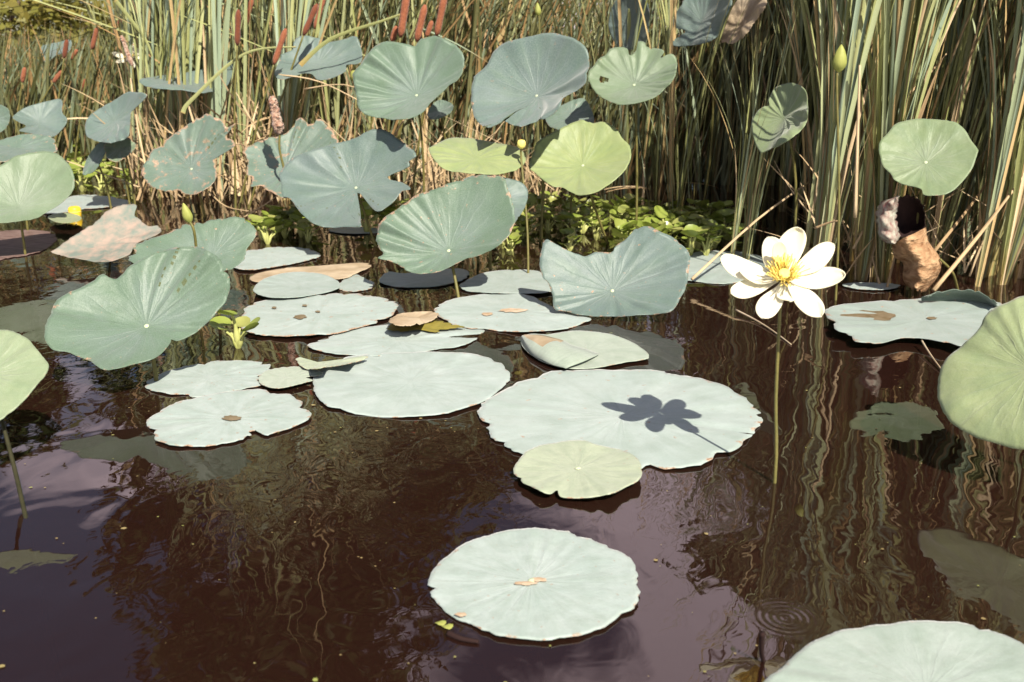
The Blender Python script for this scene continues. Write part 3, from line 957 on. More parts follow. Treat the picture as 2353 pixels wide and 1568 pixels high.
raised("damaged grey leaf just above the large left-edge leaf",
       [(-40,340),(0,323),(29,314),(57,308),(97,310),(123,317),(129,334),(131,348),(100,354),(60,354),(20,370),(-30,372)],
       (40,340), 4.2, cup=0.1, wave=0.06, wear=0.55, jag=0.4, nav=False, nmin=0.45, seed=67)
raised("bluish folded leaf by the left edge, second up from the water",
       [(30,268),(60,247),(100,235),(140,229),(143,258),(155,276),(142,298),(118,316),(80,309),(44,301),(60,290),(42,280)],
       (92,281), 4.9, cup=0.25, wave=0.08, wear=0.12, nav=False, ridges=0.010, blue=1.0, seed=68)
raised("folded bluish leaf left of the drooping dry stem",
       [(200,274),(228,251),(265,229),(297,211),(337,217),(322,237),(302,257),(299,286),(294,314),(268,326),(243,328),(217,323),(197,309)],
       (262,278), 4.8, cup=0.28, wave=0.08, wear=0.15, nav=False, ridges=0.010, blue=1.0, seed=69)
raised("wilted lobe with brown lower edge under the folded bluish leaf",
       [(240,332),(262,326),(290,316),(312,333),(300,352),(270,372),(245,362)],
       (272,342), 4.72, cup=0.1, wave=0.1, wear=0.6, jag=0.6, nav=False, yel=0.3, seed=70)
raised("narrow wilted leaf hanging straight down in dark shade",
       [(236,322),(248,330),(236,365),(216,394),(191,402),(196,375),(212,345)],
       (218,364), 4.75, cup=-0.1, wave=0.1, wear=0.3, nav=False, seed=71)
raised("dying leaf covered in pink-brown blotches, lying low at the left",
       [(114,583),(134,569),(157,551),(194,526),(229,500),(249,483),(289,471),(314,471),(312,498),(357,517),(371,529),(354,543),(314,560),(294,586),(237,603),(171,594)],
       (240,562), 3.62, cup=0.14, wave=0.05, wear=1.0, jag=0.6, nav=False, nmin=0.5, fold=0.1, mats=[M["dying"], M["dying"]], seed=72)
raised("yellow-green leaf cut by the left edge near the bottom",
       [(0,757),(30,762),(65,780),(85,805),(110,835),(105,860),(80,890),(50,925),(20,950),(0,965),(-60,985),(-140,960),(-170,870),(-120,790),(-50,757)],
       (-30,862), 1.77, base=(66,1216), cup=0.05, wave=0.03, wear=0.03, yel=0.55, pale=0.15, nav=False, fold=0.0, nmin=0.6, smat="shadestalk", seed=73)
raised("large close yellow-green leaf cut by the right edge",
       [(2353,680),(2325,690),(2290,705),(2265,725),(2250,755),(2215,790),(2170,830),(2155,880),(2160,930),(2185,970),(2230,1000),(2290,1020),(2353,1033),(2440,1028),(2520,960),(2540,850),(2500,740),(2430,680)],
       (2370,850), 1.72, cup=0.0, wave=0.06, wear=0.05, yel=0.8, pale=0.1, nav=False, curl=0.6, fold=0.0, seed=74)
raised("bluish leaf at the top edge behind tall reeds, right of the bitten leaf",
       [(1546,60),(1560,20),(1590,-20),(1640,-30),(1680,0),(1669,37),(1655,75),(1640,90),(1606,103),(1549,106),(1546,94),(1575,72)],
       (1612,50), 4.6, cup=0.2, wave=0.08, wear=0.1, nav=False, blue=1.0, seed=75)
raised("pale bluish leaf at the top edge directly above the bitten leaf",
       [(1398,60),(1410,10),(1440,-15),(1480,-5),(1492,40),(1482,100),(1450,115),(1420,108)],
       (1445,60), 4.9, cup=0.1, wave=0.05, wear=0.1, nav=False, blue=1.0, seed=76)
raised("bluish leaf screened by the left reeds, level with the far flower",
       [(320,185),(360,175),(420,168),(480,155),(535,140),(527,190),(505,205),(470,213),(430,210),(380,205),(340,200)],
       (450,186), 5.3, cup=0.1, wave=0.04, wear=0.1, nav=False, nmin=0.4, blue=1.0, seed=77)
raised("small far bluish leaf high among the left reeds",
       [(97,106),(130,98),(163,93),(158,120),(132,126),(106,143),(95,125)],
       (128,114), 6.6, cup=0.1, wave=0.06, wear=0.1, nav=False, nmin=0.45, blue=1.0, seed=78)
raised("far bluish leaf at the left edge above the folded one",
       [(-40,255),(-10,240),(18,250),(22,275),(8,300),(-30,310)],
       (-8,275), 5.6, cup=0.1, wave=0.06, wear=0.2, nav=False, seed=79)
raised("shaded leaf with a branching shadow, under the tallest leaf",
       [(1255,270),(1290,243),(1330,226),(1350,235),(1366,278),(1340,292),(1300,302),(1265,292)],
       (1312,265), 4.2, cup=0.1, wave=0.05, wear=0.25, nav=False, seed=80)
raised("small dark curled leaf in shade under the heart-shaped leaf",
       [(982,262),(990,245),(1010,230),(1040,240),(1036,258),(1010,272),(990,274)],
       (1010,254), 4.35, cup=0.2, wave=0.1, wear=0.1, nav=False, seed=81)

# ------------------------------------------------------------------ lotus flowers, buds and pods
def petal_mesh(base, tip, axis, width, lift, parent, name="petal", rows=16, cols=8, wob=0.0):
    base, tip = np.asarray(base), np.asarray(tip)
    d = tip - base
    L = np.linalg.norm(d)
    d = d / L
    side = np.cross(axis, d)
    side /= np.linalg.norm(side)
    nrm = np.cross(d, side)
    loc = np.array(parent.location)
    V, F = [], []
    for j in range(rows + 1):
        t = math.sin(math.pi / 2 * j / rows)
        w = width * 0.5 * (0.26 + 0.74 * math.sin(math.pi / 2 * t / 0.56) ** 1.4 if t < 0.56 else max(0.0, 1 - ((t - 0.56) / 0.44) ** 2.5) ** 0.56)
        for i in range(cols + 1):
            s = 2 * i / cols - 1
            z = -lift * math.sin(math.pi * min(1, t * 0.95)) + 0.20 * width * s * s * (0.6 * math.sin(math.pi * t * 0.85) + 0.12)
            tt = t * L
            z += 0.05 * width * math.sin(5 * t + 2.3 * s + wob) * t - 0.10 * L * max(0, t - 0.75) * math.sin(wob * 2.1)
            p = base + d * tt + side * (w * s * (1 + 0.10 * math.sin(4 * t + wob) * (1 if s > 0 else -1)) + 0.06 * width * math.sin(3 * t + wob)) + nrm * z
            V.append(p - loc)
    c1 = cols + 1
    for j in range(rows):
        for i in range(cols):
            F.append((j * c1 + i, j * c1 + i + 1, (j + 1) * c1 + i + 1, (j + 1) * c1 + i))
    o = mesh_obj(name, V, F, M["petal"], parent)
    so = o.modifiers.new("thickness", 'SOLIDIFY')
    so.thickness = 0.0012
    return o


def lotus_flower(label, centre, Y, base_px, tips, scale, axis_el=50):
    c = at_y(centre[0], centre[1], Y)
    t = thing("lotus_flower", label, "flower", (c[0], c[1], 0), "open lotus flowers")
    ax = np.array([-0.10, -math.cos(R(axis_el)), math.sin(R(axis_el))])
    ax /= np.linalg.norm(ax)
    for (x, y, off, w) in tips:
        rr = ray(x, y)
        po = c + ax * off * scale
        k = (po - O).dot(ax) / rr.dot(ax)
        tip = O + rr * k
        dirv = tip - c
        petal_mesh(c + dirv * 0.10 - ax * 0.004 * scale, tip, ax, w * scale * 0.95, 0.010 * scale, t, wob=(len(t.children) * 1.7))
    loc = np.array(t.location)
    # receptacle: inverted cone with pitted flat top
    a = np.cross(ax, np.array([1.0, 0, 0])); a /= np.linalg.norm(a)
    b = np.cross(ax, a)
    V, F = [], []
    prof = [(0.004, -0.006), (0.006, 0.0), (0.0085, 0.008), (0.0105, 0.014), (0.0098, 0.0165), (0.005, 0.0162), (0.0005, 0.0158)]
    for r, z in prof:
        for kk in range(14):
            an = kk * 2 * math.pi / 14
            V.append(c + scale * (ax * z + r * (math.cos(an) * a + math.sin(an) * b)) - loc)
    for j in range(len(prof) - 1):
        for kk in range(14):
            k2 = (kk + 1) % 14
            F.append((j * 14 + kk, j * 14 + k2, (j + 1) * 14 + k2, (j + 1) * 14 + kk))
    mesh_obj("receptacle", V, F, M["pod"], t)
    rg = random.Random(5)
    V, F = [], []
    for q in range(130):
        an = rg.random() * 6.283
        out = rg.uniform(0.35, 1.15)
        d = (math.cos(an) * a + math.sin(an) * b) * out + ax * rg.uniform(0.35, 1.1)
        d /= np.linalg.norm(d)
        p0 = c + scale * (0.007 * (math.cos(an) * a + math.sin(an) * b) + ax * 0.004)
        Ls = scale * rg.uniform(0.020, 0.034)
        pm = p0 + d * Ls * 0.6
        pe = p0 + d * Ls + scale * 0.004 * (ax + np.array([rg.gauss(0, .6), rg.gauss(0, .6), rg.gauss(0, .6)]))
        v, f = tube_data(np.array([p0, pm, pe]) - loc, [0.0006 * scale, 0.0008 * scale, 0.0011 * scale], 4)
        o0 = len(V)
        V += v
        F += [tuple(x + o0 for x in ff) for ff in f]
    st = mesh_obj("stamens", V, F, M["stamen"], t)
    st["kind"] = "stuff"
    bpt = at_z(base_px[0], base_px[1], 0.0) if base_px else np.array([c[0], c[1] + 0.05, 0])
    stalk(t, [c - ax * 0.004, c - ax * 0.02 * scale - np.array([0, 0, 0.03 * scale]), bpt * 0.5 + c * 0.5 + np.array([0.0, 0.012, -0.03]), bpt, bpt + np.array([-0.01, 0.01, -0.35])], 0.0030, 0.0036)
    return t


lotus_flower("large open cream-white lotus flower above the water at the right", (1800, 640), 1.70, (1780, 1110),
             [(1835, 524, 0.030, 0.050), (1762, 546, 0.028, 0.046), (1916, 559, 0.016, 0.042), (1943, 637, 0.006, 0.048),
              (1890, 725, 0.000, 0.046), (1755, 735, -0.004, 0.042), (1678, 670, 0.002, 0.042), (1656, 592, 0.012, 0.046),
              (1698, 624, 0.014, 0.030), (1788, 556, 0.052, 0.032), (1812, 694, 0.0, 0.036)], 1.0)
lotus_flower("small far cream lotus flower between the left reeds", (300, 132), 6.2, None,
             [(258, 122, 0.01, 0.036), (266, 144, 0.0, 0.034), (310, 96, 0.035, 0.036), (332, 108, 0.02, 0.036), (330, 130, 0.0, 0.036), (288, 104, 0.03, 0.034), (308, 156, -0.01, 0.030)], 0.9, 30)


def bud(label, cpx, Y, height, width, base, lean=(0, 0), name="lotus_bud", round_=False, cat="bud", matk="bud", grp="lotus buds"):
    c = at_y(cpx[0], cpx[1], Y)
    t = thing(name, label, cat, (c[0], c[1], 0), grp)
    loc = np.array(t.location)
    seg = 16
    prof = [(0.10, 0.0), (0.62, 0.10), (0.94, 0.26), (1.0, 0.38), (0.88, 0.58), (0.60, 0.78), (0.30, 0.92), (0.05, 1.0)]
    if round_:
        prof = [(0.25, 0.0), (0.75, 0.15), (1.0, 0.45), (0.95, 0.75), (0.7, 0.95), (0.3, 1.0), (0.02, 0.98)]
    up = np.array([lean[0], lean[1], 1.0]); up /= np.linalg.norm(up)
    a = np.cross(up, np.array([0, 1.0, 0])); a /= np.linalg.norm(a)
    b = np.cross(up, a)
    V, F = [], []
    c0 = c - up * height * 0.5
    for r, z in prof:
        for kk in range(seg):
            an = kk * 2 * math.pi / seg
            q = 1 + (0.07 * math.sin(2.5 * an + z * 3) if not round_ else 0.02 * math.sin(5 * an))
            V.append(c0 + up * z * height + width * 0.5 * r * q * (math.cos(an) * a + math.sin(an) * b) - loc)
    for j in range(len(prof) - 1):
        for kk in range(seg):
            k2 = (kk + 1) % seg
            F.append((j * seg + kk, j * seg + k2, (j + 1) * seg + k2, (j + 1) * seg + kk))
    F.append(tuple((len(prof) - 1) * seg + k for k in range(seg)))
    mesh_obj("bud_body" if not round_ else "pod_body", V, F, M[matk], t)
    if not round_:
        # two outer sepals wrapping the bud
        for sgn in (-1, 1):
            V2, F2 = [], []
            for j in range(7):
                z = 0.04 + 0.62 * j / 6
                r = np.interp(z, [p[1] for p in prof], [p[0] for p in prof]) * width * 0.5 * 1.05
                half = 0.9 * math.sin(math.pi * (0.35 + 0.63 * j / 6))
                for i in range(5):
                    an = sgn * 1.1 + (i / 4 - 0.5) * 2 * half
                    V2.append(c0 + up * z * height + r * (math.cos(an) * a + math.sin(an) * b) - loc)
            for j in range(6):
                for i in range(4):
                    F2.append((j * 5 + i, j * 5 + i + 1, (j + 1) * 5 + i + 1, (j + 1) * 5 + i))
            mesh_obj("sepal", V2, F2, M["bud"], t)
    bpt = at_z(base[0], base[1], 0.0)
    bpt = np.array([bpt[0], bpt[1], -0.15])
    mid = c0 * 0.5 + bpt * 0.5 + np.array([0.01, 0.0, 0])
    stalk(t, [c0 + up * 0.004, c0 - up * 0.04, mid, bpt], 0.0036, 0.0042)
    return t


bud("pointed green lotus bud on a long stem among the right reeds", (1930, 135), 3.05, 0.080, 0.040, (1925, 690), (0.02, 0))
bud("small green bud curving up behind the big cupped left leaf", (429, 490), 2.62, 0.056, 0.026, (452, 745), (-0.25, 0))
bud("round pale yellow seed pod on a thin stem in front of the reeds", (1198, 332), 3.55, 0.032, 0.031, (1214, 640), name="seed_pod", round_=True, cat="seed pod", matk="pod", grp="lotus seed pods")
bud("small green bud at the top edge between the brown spikes", (1236, 22), 4.4, 0.055, 0.026, (1245, 520), (-0.1, 0))
bud("cup-shaped yellow-green pod below the shadow-crossed leaf", (817, 176), 4.7, 0.055, 0.05, (790, 520), name="seed_pod", round_=True, cat="seed pod", matk="bud", grp="lotus seed pods")

# ------------------------------------------------------------------ cattails
rgC = random.Random(21)


def blade_mesh(name, L, w, bend, kink=None, mat="reed", seg=11, twist=0.6, seed=0):
    rg = random.Random(seed)
    V, F, UV = [], [], []
    p = np.array([0.0, 0, 0])
    ang = 0.0
    lat = rg.uniform(-0.02, 0.02)
    for j in range(seg + 1):
        t = j / seg
        if j:
            ang += bend / seg * (0.3 + 1.7 * t)
            if kink and abs(t - kink[0]) < 0.5 / seg + 1e-6:
                ang += kink[1]
            p = p + (L / seg) * np.array([math.sin(ang), lat * math.sin(3 * t + seed), math.cos(ang)])
        ww = w * (0.75 + 0.25 * min(1, t * 5)) * (1 - max(0, (t - 0.45) / 0.55) ** 1.7 * 0.96)
        tw = twist * t * (1 if seed % 2 else -1)
        dx = np.array([math.sin(tw) * math.cos(ang), math.cos(tw), -math.sin(tw) * math.sin(ang)])
        nn = np.array([math.cos(ang), 0, -math.sin(ang)])
        V += [p - dx * ww * 0.5, p - nn * ww * 0.14, p + dx * ww * 0.5]
        UV += [(0.0, t), (0.5, t), (1.0, t)]
    for j in range(seg):
        for i in range(2):
            F.append((j * 3 + i, j * 3 + i + 1, (j + 1) * 3 + i + 1, (j + 1) * 3 + i))
    me = bpy.data.meshes.new(name)
    me.from_pydata([tuple(map(float, v)) for v in V], [], F)
    me.materials.append(M[mat])
    li = np.zeros(len(me.loops), dtype=np.int32)
    me.loops.foreach_get("vertex_index", li)
    ul = me.uv_layers.new(name="strap")
    ul.data.foreach_set("uv", np.asarray(UV, dtype=np.float32)[li].ravel())
    me.polygons.foreach_set("use_smooth", [True] * len(me.polygons))
    me.update()
    return me


GREEN = [blade_mesh("cattail_leaf", L, w, b, None, "reed", seed=i) for i, (L, w, b) in enumerate(
    [(1.75, 0.016, 0.10), (1.6, 0.014, 0.22), (1.9, 0.018, 0.05), (1.5, 0.013, 0.35), (1.7, 0.017, 0.16), (1.35, 0.012, 0.5), (1.8, 0.015, -0.05), (1.55, 0.018, 0.28)])]
GREEN_K = [blade_mesh("cattail_leaf", 1.6, 0.015, 0.15, (0.45, 1.2), "reed", seed=31), blade_mesh("cattail_leaf", 1.5, 0.014, 0.2, (0.6, 1.6), "reed", seed=32)]
DRY = [blade_mesh("dry_leaf", L, w, b, k, "dry", seed=40 + i) for i, (L, w, b, k) in enumerate(
    [(0.9, 0.014, 0.3, None), (0.7, 0.016, 0.6, (0.55, 1.1)), (1.1, 0.012, 0.2, (0.35, 1.7)), (0.55, 0.018, 0.2, None)])]


def place(me, parent, name, rot, loc=(0, 0, 0), sc=1.0):
    o = bpy.data.objects.new(name, me)
    o.rotation_euler = rot
    o.location = loc
    o.scale = (sc, sc, sc)
    return link(o, parent)


GR = "cattails of the right stand"


def cattail(x, y, label, group, n=7, fan=0.09, lean=(0, 0), sc=1.0, az=None, dry=0.15, kink=0.08, wsc=1.0):
    t = thing("cattail_shoot", label, "cattail", (x, y, -0.03), group)
    t.rotation_euler = (R(lean[1]), R(lean[0]), 0)
    az = rgC.uniform(0, math.pi) if az is None else az
    for i in range(n):
        side = (i % 2) * math.pi
        tilt = fan * (0.15 + i / n) * rgC.uniform(0.5, 1.3)
        u = rgC.random()
        if u < dry:
            me, nm = rgC.choice([DRY[0], DRY[3], DRY[0]] if group == GR else DRY), "dry_leaf"
            tilt *= 1.2
        elif u < dry + kink:
            me, nm = rgC.choice(GREEN_K), "leaf"
        else:
            me, nm = rgC.choice(GREEN), "leaf"
        a = az + side + rgC.gauss(0, 0.25)
        rot = (Matrix.Rotation(a, 4, 'Z') @ Matrix.Rotation(tilt, 4, 'Y')).to_euler()
        o = place(me, t, nm, rot, (0.012 * math.cos(a) * (i / n + .2), 0.012 * math.sin(a), 0), sc * rgC.uniform(0.82, 1.1))
        o.scale = (o.scale[0], o.scale[1] * wsc, o.scale[2])
    return t


def cattail_px(px, py, *a, **k):
    p = at_z(px, py)
    return cattail(p[0], p[1], *a, **k)




def zone(px, marks):
    return min(marks, key=lambda m: abs(m[0] - px))[1]


RIGHT = [(1660, "at the left edge of the right stand"), (1750, "above the pad behind the white flower"), (1830, "straight behind the white flower"), (1900, "around the pointed bud's stem"),
         (1980, "between the bud and the thick clump"), (2060, "behind the curled dead leaf"), (2130, "behind the flat round leaf"), (2220, "right of the flat round leaf"), (2320, "above the large close leaf"), (2420, "past the right edge")]
LEFTS = [(300, "beside the drooping dry spike"), (370, "above the drooping blotched leaf's left half"), (440, "straight above the drooping blotched leaf"), (510, "left of the upright brown spike"), (570, "right of the upright brown spike"),
         (640, "around the bursting pinkish spike"), (700, "left of the shadow-crossed leaf")]
# the clumps one can pick out in the right stand
cattail_px(1880, 585, "bundle of cattail leaves rising behind the pointed green bud", GR, 10, 0.11, (2.0, 0), 1.05, 0.1, 0.2, 0)
cattail_px(1862, 560, "cattail shoot just left of the pointed bud's bundle", GR, 8, 0.10, (-1.0, 0), 1.05, 0.0, 0.1, 0)
cattail_px(1905, 590, "cattail shoot with straw-coloured leaves under the pointed bud", GR, 8, 0.13, (3, 0), 1.0, 0.2, 0.45, 0)
cattail_px(2030, 640, "thick cattail clump left of the flat round leaf", GR, 10, 0.05, (-0.5, 0), 1.1, 0.0, 0.0, 0, 1.25)
cattail_px(2010, 630, "slim cattail shoot beside the thick clump, in shade at its foot", GR, 8, 0.06, (-1.5, 0), 1.1, 0.1, 0.0, 0, 1.1)
cattail_px(2300, 655, "right-leaning cattail shoot near the right edge with dry foot", GR, 9, 0.14, (7, 0), 1.0, 0.2, 0.35, 0)
cattail_px(2250, 640, "right-leaning cattail shoot behind the curled dry leaf", GR, 9, 0.12, (5, 0), 1.0, 0.3, 0.25, 0)
cattail_px(2345, 640, "cattail shoot cut by the right edge", GR, 9, 0.10, (4, 0), 1.0, 0.3, 0.2, 0)
cattail_px(2190, 600, "cattail shoot behind the flat round leaf's right side", GR, 8, 0.09, (3, 0), 1.0, 0.1, 0.1, 0)
cattail_px(2100, 610, "cattail shoot behind the flat round leaf's left side", GR, 8, 0.07, (0, 0), 1.0, 0.1, 0.1, 0)
cattail_px(1960, 600, "cattail shoot between the bud's bundle and the thick clump", GR, 7, 0.08, (1, 0), 1.0, 0.1, 0.2, 0)
# the isolated fan in the middle
cattail_px(1548, 522, "isolated fan of bright cattail leaves above the hyacinths", "cattails of the middle clump", 11, 0.15, (1.2, 0), 0.78, 0.0, 0.0, 0, 1.25)
cattail_px(1505, 515, "shoot with yellow foot just left of the isolated fan", "cattails of the middle clump", 6, 0.12, (-2, 0), 0.7, 0.1, 0.3, 0)
for i in range(9):
    cattail_px(1405 + 26 * i + rgC.uniform(-10, 10), 478 + rgC.uniform(-22, 18), ["first", "second", "third", "fourth", "fifth", "sixth", "seventh", "eighth", "ninth"][i] + " cattail shoot from the left in the dark strip beside the isolated fan", "cattails of the middle clump",
               6, 0.09, (rgC.uniform(-3, 4), 0), rgC.uniform(0.75, 1.0), None, 0.1, 0.0)
for i in range(108):
    u = rgC.random()
    px = 1640 + 800 * rgC.random()
    py = 658 - 30 * rgC.random() - (190 * u if u > 0.62 else 0)
    if px < 1850:
        py -= 30 + 0.15 * (1850 - px)
    if 2035 < px < 2245:
        py -= 38
    elif 1890 < px < 1965:
        py -= 26
    if px < 1855 and rgC.random() < (0.85 if 1730 < px < 1850 and py > 540 else 0.5):
        continue
    if 1722 < px < 1800 and py > 545:
        continue
    row = ("straight" if i % 3 == 0 else ("slim" if i % 3 == 1 else "bushy")) + (" front-row" if py > 590 else (" second-row" if py > 530 else " rear"))
    cattail_px(px, py, row + " green cattail shoot " + zone(px, RIGHT), GR, [11, 9, 14][i % 3], 0.065, (rgC.gauss(2.0, [0.6, 2.5, 2.5][i % 3]), rgC.gauss(0, 2)), rgC.uniform(1.15, 1.5) * (0.42 if px < 1735 else (0.85 if px < 1855 else 1.0)), None, 0.16 if py > 590 else 0.06, 0.0, [0.72, 0.62, 0.78][i % 3])
GL = "cattails of the left stand"
for i in range(66):
    px = rgC.uniform(300, 700)
    py = 470 - 130 * rgC.random() ** 0.8
    row = "front" if py > 430 else ("middle" if py > 385 else "rear")
    cattail_px(px, py, row + " leaning grey-green cattail shoot " + zone(px, LEFTS), GL, rgC.choice([6, 7, 8]), 0.10, (rgC.gauss(6, 3.0), rgC.gauss(0, 2)), rgC.uniform(1.1, 1.45), None, 0.16, 0.04, 0.8)
for i in range(24):
    px = rgC.uniform(-30, 300)
    py = rgC.uniform(225, 345)
    cattail_px(px, py, "short sparse cattail shoot " + zone(px, [(0, "at the left edge"), (90, "around the small far bluish leaf"), (180, "among the small far spikes"), (270, "around the small far flower")]), GL, 6, 0.16, (rgC.gauss(6, 4), 0), rgC.uniform(0.5, 0.72), None, 0.2, 0.08, 1.1)
for i in range(36):
    px = rgC.uniform(690, 1420)
    py = rgC.uniform(330, 430)
    cattail_px(px, py, "tangled cattail shoot " + zone(px, [(720, "behind the shadow-crossed leaf"), (850, "behind the heart-shaped leaf's left rim"), (950, "behind the heart-shaped leaf"), (1070, "in the gap between the two tallest leaves"), (1200, "behind the tallest leaf"), (1340, "between tallest and bitten leaf"), (1430, "behind the bitten leaf")]), "cattails of the middle background", 7, 0.2, (rgC.gauss(8, 7), rgC.gauss(0, 5)),
               rgC.uniform(0.9, 1.25) * (1.0 if px < 1150 else 0.72), None, 0.25, 0.12, 0.85)


def spike(label, top, bot, Y, w=None, matk="spike", base=None, tipl=0.05, name="cattail_spike"):
    a, b = at_y(top[0], top[1], Y), at_y(bot[0], bot[1], Y)
    d = a - b
    L = np.linalg.norm(d)
    d /= L
    w = w or 0.026
    if base is None:
        k = (b[2] + 0.03) / max(0.25, d[2])
        bs = b - d * k * np.array([0.75, 1, 1])
    else:
        bs = np.array([*at_y(base[0], base[1], Y)])
    t = thing(name, label, "cattail spike", (bs[0], bs[1], 0), "brown cattail spikes")
    loc = np.array(t.location)
    n = 12
    ts = np.linspace(0, 1, n)
    rad = [w * 0.5 * min(1, 0.35 + 5 * min(s, 1 - s)) * (1 + 0.05 * math.sin(9 * s + L * 40)) for s in ts]
    if matk == "fluff":
        rad = [r * (1 + 0.3 * math.sin(7 * s) * s) for r, s in zip(rad, ts)]
    if matk == "fluff":
        ts = np.linspace(0, 1, 30)
        rad = np.interp(ts, np.linspace(0, 1, n), rad)
    V, F = tube_data([b + d * L * s - loc for s in ts], rad, 14)
    if matk == "fluff":
        rr_ = random.Random(9)
        V = [v + np.array([rr_.gauss(0, 1), rr_.gauss(0, 1), rr_.gauss(0, 1)]) * w * 0.07 for v in V]
    mesh_obj("seed_head", V, F, M[matk], t)
    V, F = tube_data([a - loc, a + d * tipl * 0.5 - loc, a + d * tipl - loc], [0.0035, 0.0025, 0.001], 6)
    mesh_obj("tip", V, F, M["dry"] if False else M["stalk"], t)
    stalk(t, [b, b * 0.6 + bs * 0.4 + np.array([-0.01, 0, 0]), bs], 0.0042, 0.0055, "stalk", "stem")
    return t


spike("upright brown spike on a bare stem, nearest of the left group", (548, 22), (545, 105), 4.7)
spike("brown spike behind the upright one, leaning right", (580, -5), (562, 65), 5.4)
spike("leaning brown spike above the shadow-crossed leaf's left corner", (657, 66), (629, 149), 4.6)
spike("stout leaning brown spike in the pair at the top", (729, 9), (697, 82), 4.8)
spike("right-hand brown spike of the pair at the top", (746, -12), (723, 67), 5.0)
spike("slim brown spike left of the pair at the top", (706, -12), (693, 46), 5.4)
spike("thick brown spike above the heart-shaped leaf, left one", (936, -20), (920, 86), 4.6, 0.034)
spike("short brown spike low beside the thick one", (911, 60), (900, 96), 4.75)
spike("brown spike in the middle above the heart-shaped leaf", (977, 11), (957, 96), 4.6, 0.031)
spike("brown spike at the right above the heart-shaped leaf", (1023, -15), (1003, 83), 4.6, 0.031)
spike("partly hidden brown spike between the middle and right ones", (993, 48), (980, 85), 5.0)
spike("small brown spike beside the far flower, left of it", (223, 63), (211, 114), 6.0)
spike("brown spike on a tall yellow stem in the left reeds", (154, 91), (147, 134), 5.8)
spike("low brown spike near the left edge", (57, 155), (51, 190), 6.0)
spike("strongly leaning short brown spike in the left reeds", (143, 163), (122, 190), 6.2)
spike("faint small spike right of the yellow-stemmed one", (178, 114), (163, 137), 6.8)
spike("small spike straight above the far flower", (277, 44), (271, 64), 6.8)
spike("small spike at the foot of the left reeds", (198, 182), (182, 212), 6.5)
spike("bursting pinkish spike drooping in front of the blotched leaf", (625, 222), (643, 308), 4.15, 0.040, "fluff", base=(656, 400), tipl=0.12)
spike("dry pinkish spike in front of the far flower", (279, 82), (304, 152), 5.0, 0.022, "fluff", base=(345, 430), tipl=0.06)
spike("brown spike among the right reeds near the right edge", (2308, 238), (2303, 278), 3.9, 0.026)
for i, (x, y) in enumerate([(880, 12), (838, 20), (1085, 30), (1058, 60)]):
    spike(["blurred spike behind the pair, right of it", "blurred small spike between the two spike groups", "blurred far spike left of the tallest leaf", "low blurred spike left of the tallest leaf"][i], (x + 5, y - 14), (x - 4, y + 22), 6.4)


def dry_stalk(label, pts, Y0, Y1, w=0.010):
    P = [at_y(x, y, Y0 + (Y1 - Y0) * i / (len(pts) - 1)) for i, (x, y) in enumerate(pts)]
    C = catmull(P, 8, False) if len(P) > 2 else np.array([P[0] * (1 - s) + P[1] * s for s in np.linspace(0, 1, 6)])
    c = C[np.argmin(C[:, 2])]
    V, F = tube_data(C - c, np.linspace(w, w * 0.55, len(C)) * 0.5, 6)
    UV = [((i % 6) / 5, (i // 6) / len(C)) for i in range(len(V))]
    o = mesh_obj("dry_reed", V, F, M["dry"], None, True, None, {"strap": UV})
    o.location = tuple(map(float, c))
    tag(o, label, "dry reed", "fallen dry reeds")
    return o


dry_stalk("long dry reed slanting up from the hyacinths to the right reeds", [(1590, 642), (1740, 505), (1858, 420)], 3.2, 3.7, 0.011)
dry_stalk("thick dry reed leaning from the curled leaf up to the right edge", [(2145, 668), (2250, 540), (2360, 395)], 3.05, 3.3, 0.016)
dry_stalk("dry reed crossing behind the flat round leaf's stem", [(2145, 580), (2240, 460), (2330, 330)], 3.3, 3.6, 0.013)
dry_stalk("left arm of the V of two dry reeds at the waterline", [(2030, 690), (2012, 620), (1978, 500)], 3.2, 3.4, 0.011)
dry_stalk("right arm of the V of two dry reeds at the waterline", [(2030, 690), (2045, 635), (2065, 555)], 3.2, 3.25, 0.011)
dry_stalk("pale upright dry reed right of the pointed bud", [(1965, 500), (1970, 330), (1976, 150)], 3.2, 3.2, 0.013)
dry_stalk("dark banded dry reed slanting behind the thick clump", [(2090, 215), (2140, 165), (2178, 120)], 3.5, 3.6, 0.009)
dry_stalk("short horizontal dry reed broken across the bud's bundle", [(1872, 525), (1905, 512), (1925, 508)], 3.15, 3.1, 0.009)
dry_stalk("yellow dry reed crossing below the shadow-crossed leaf", [(640, 172), (740, 190), (880, 262)], 4.7, 4.6, 0.008)
dry_stalk("arching dry reed above the dark hollow", [(700, 205), (790, 195), (870, 225)], 4.65, 4.5, 0.007)
dry_stalk("straw-pale dry reed standing left of the blotched leaves", [(345, 430), (318, 300), (300, 180)], 4.6, 4.9, 0.013)
dry_stalk("dry reed in front of the middle background, leaning right", [(900, 320), (960, 230), (1010, 190)], 4.5, 4.6, 0.008)
dry_stalk("thin dry reed over the far pads at the left reeds' foot", [(560, 500), (610, 470), (650, 440)], 4.4, 4.4, 0.008)
dry_stalk("dark bent reed lying on the water at the left reeds' foot", [(480, 440), (520, 475), (590, 488)], 4.5, 4.3, 0.008)

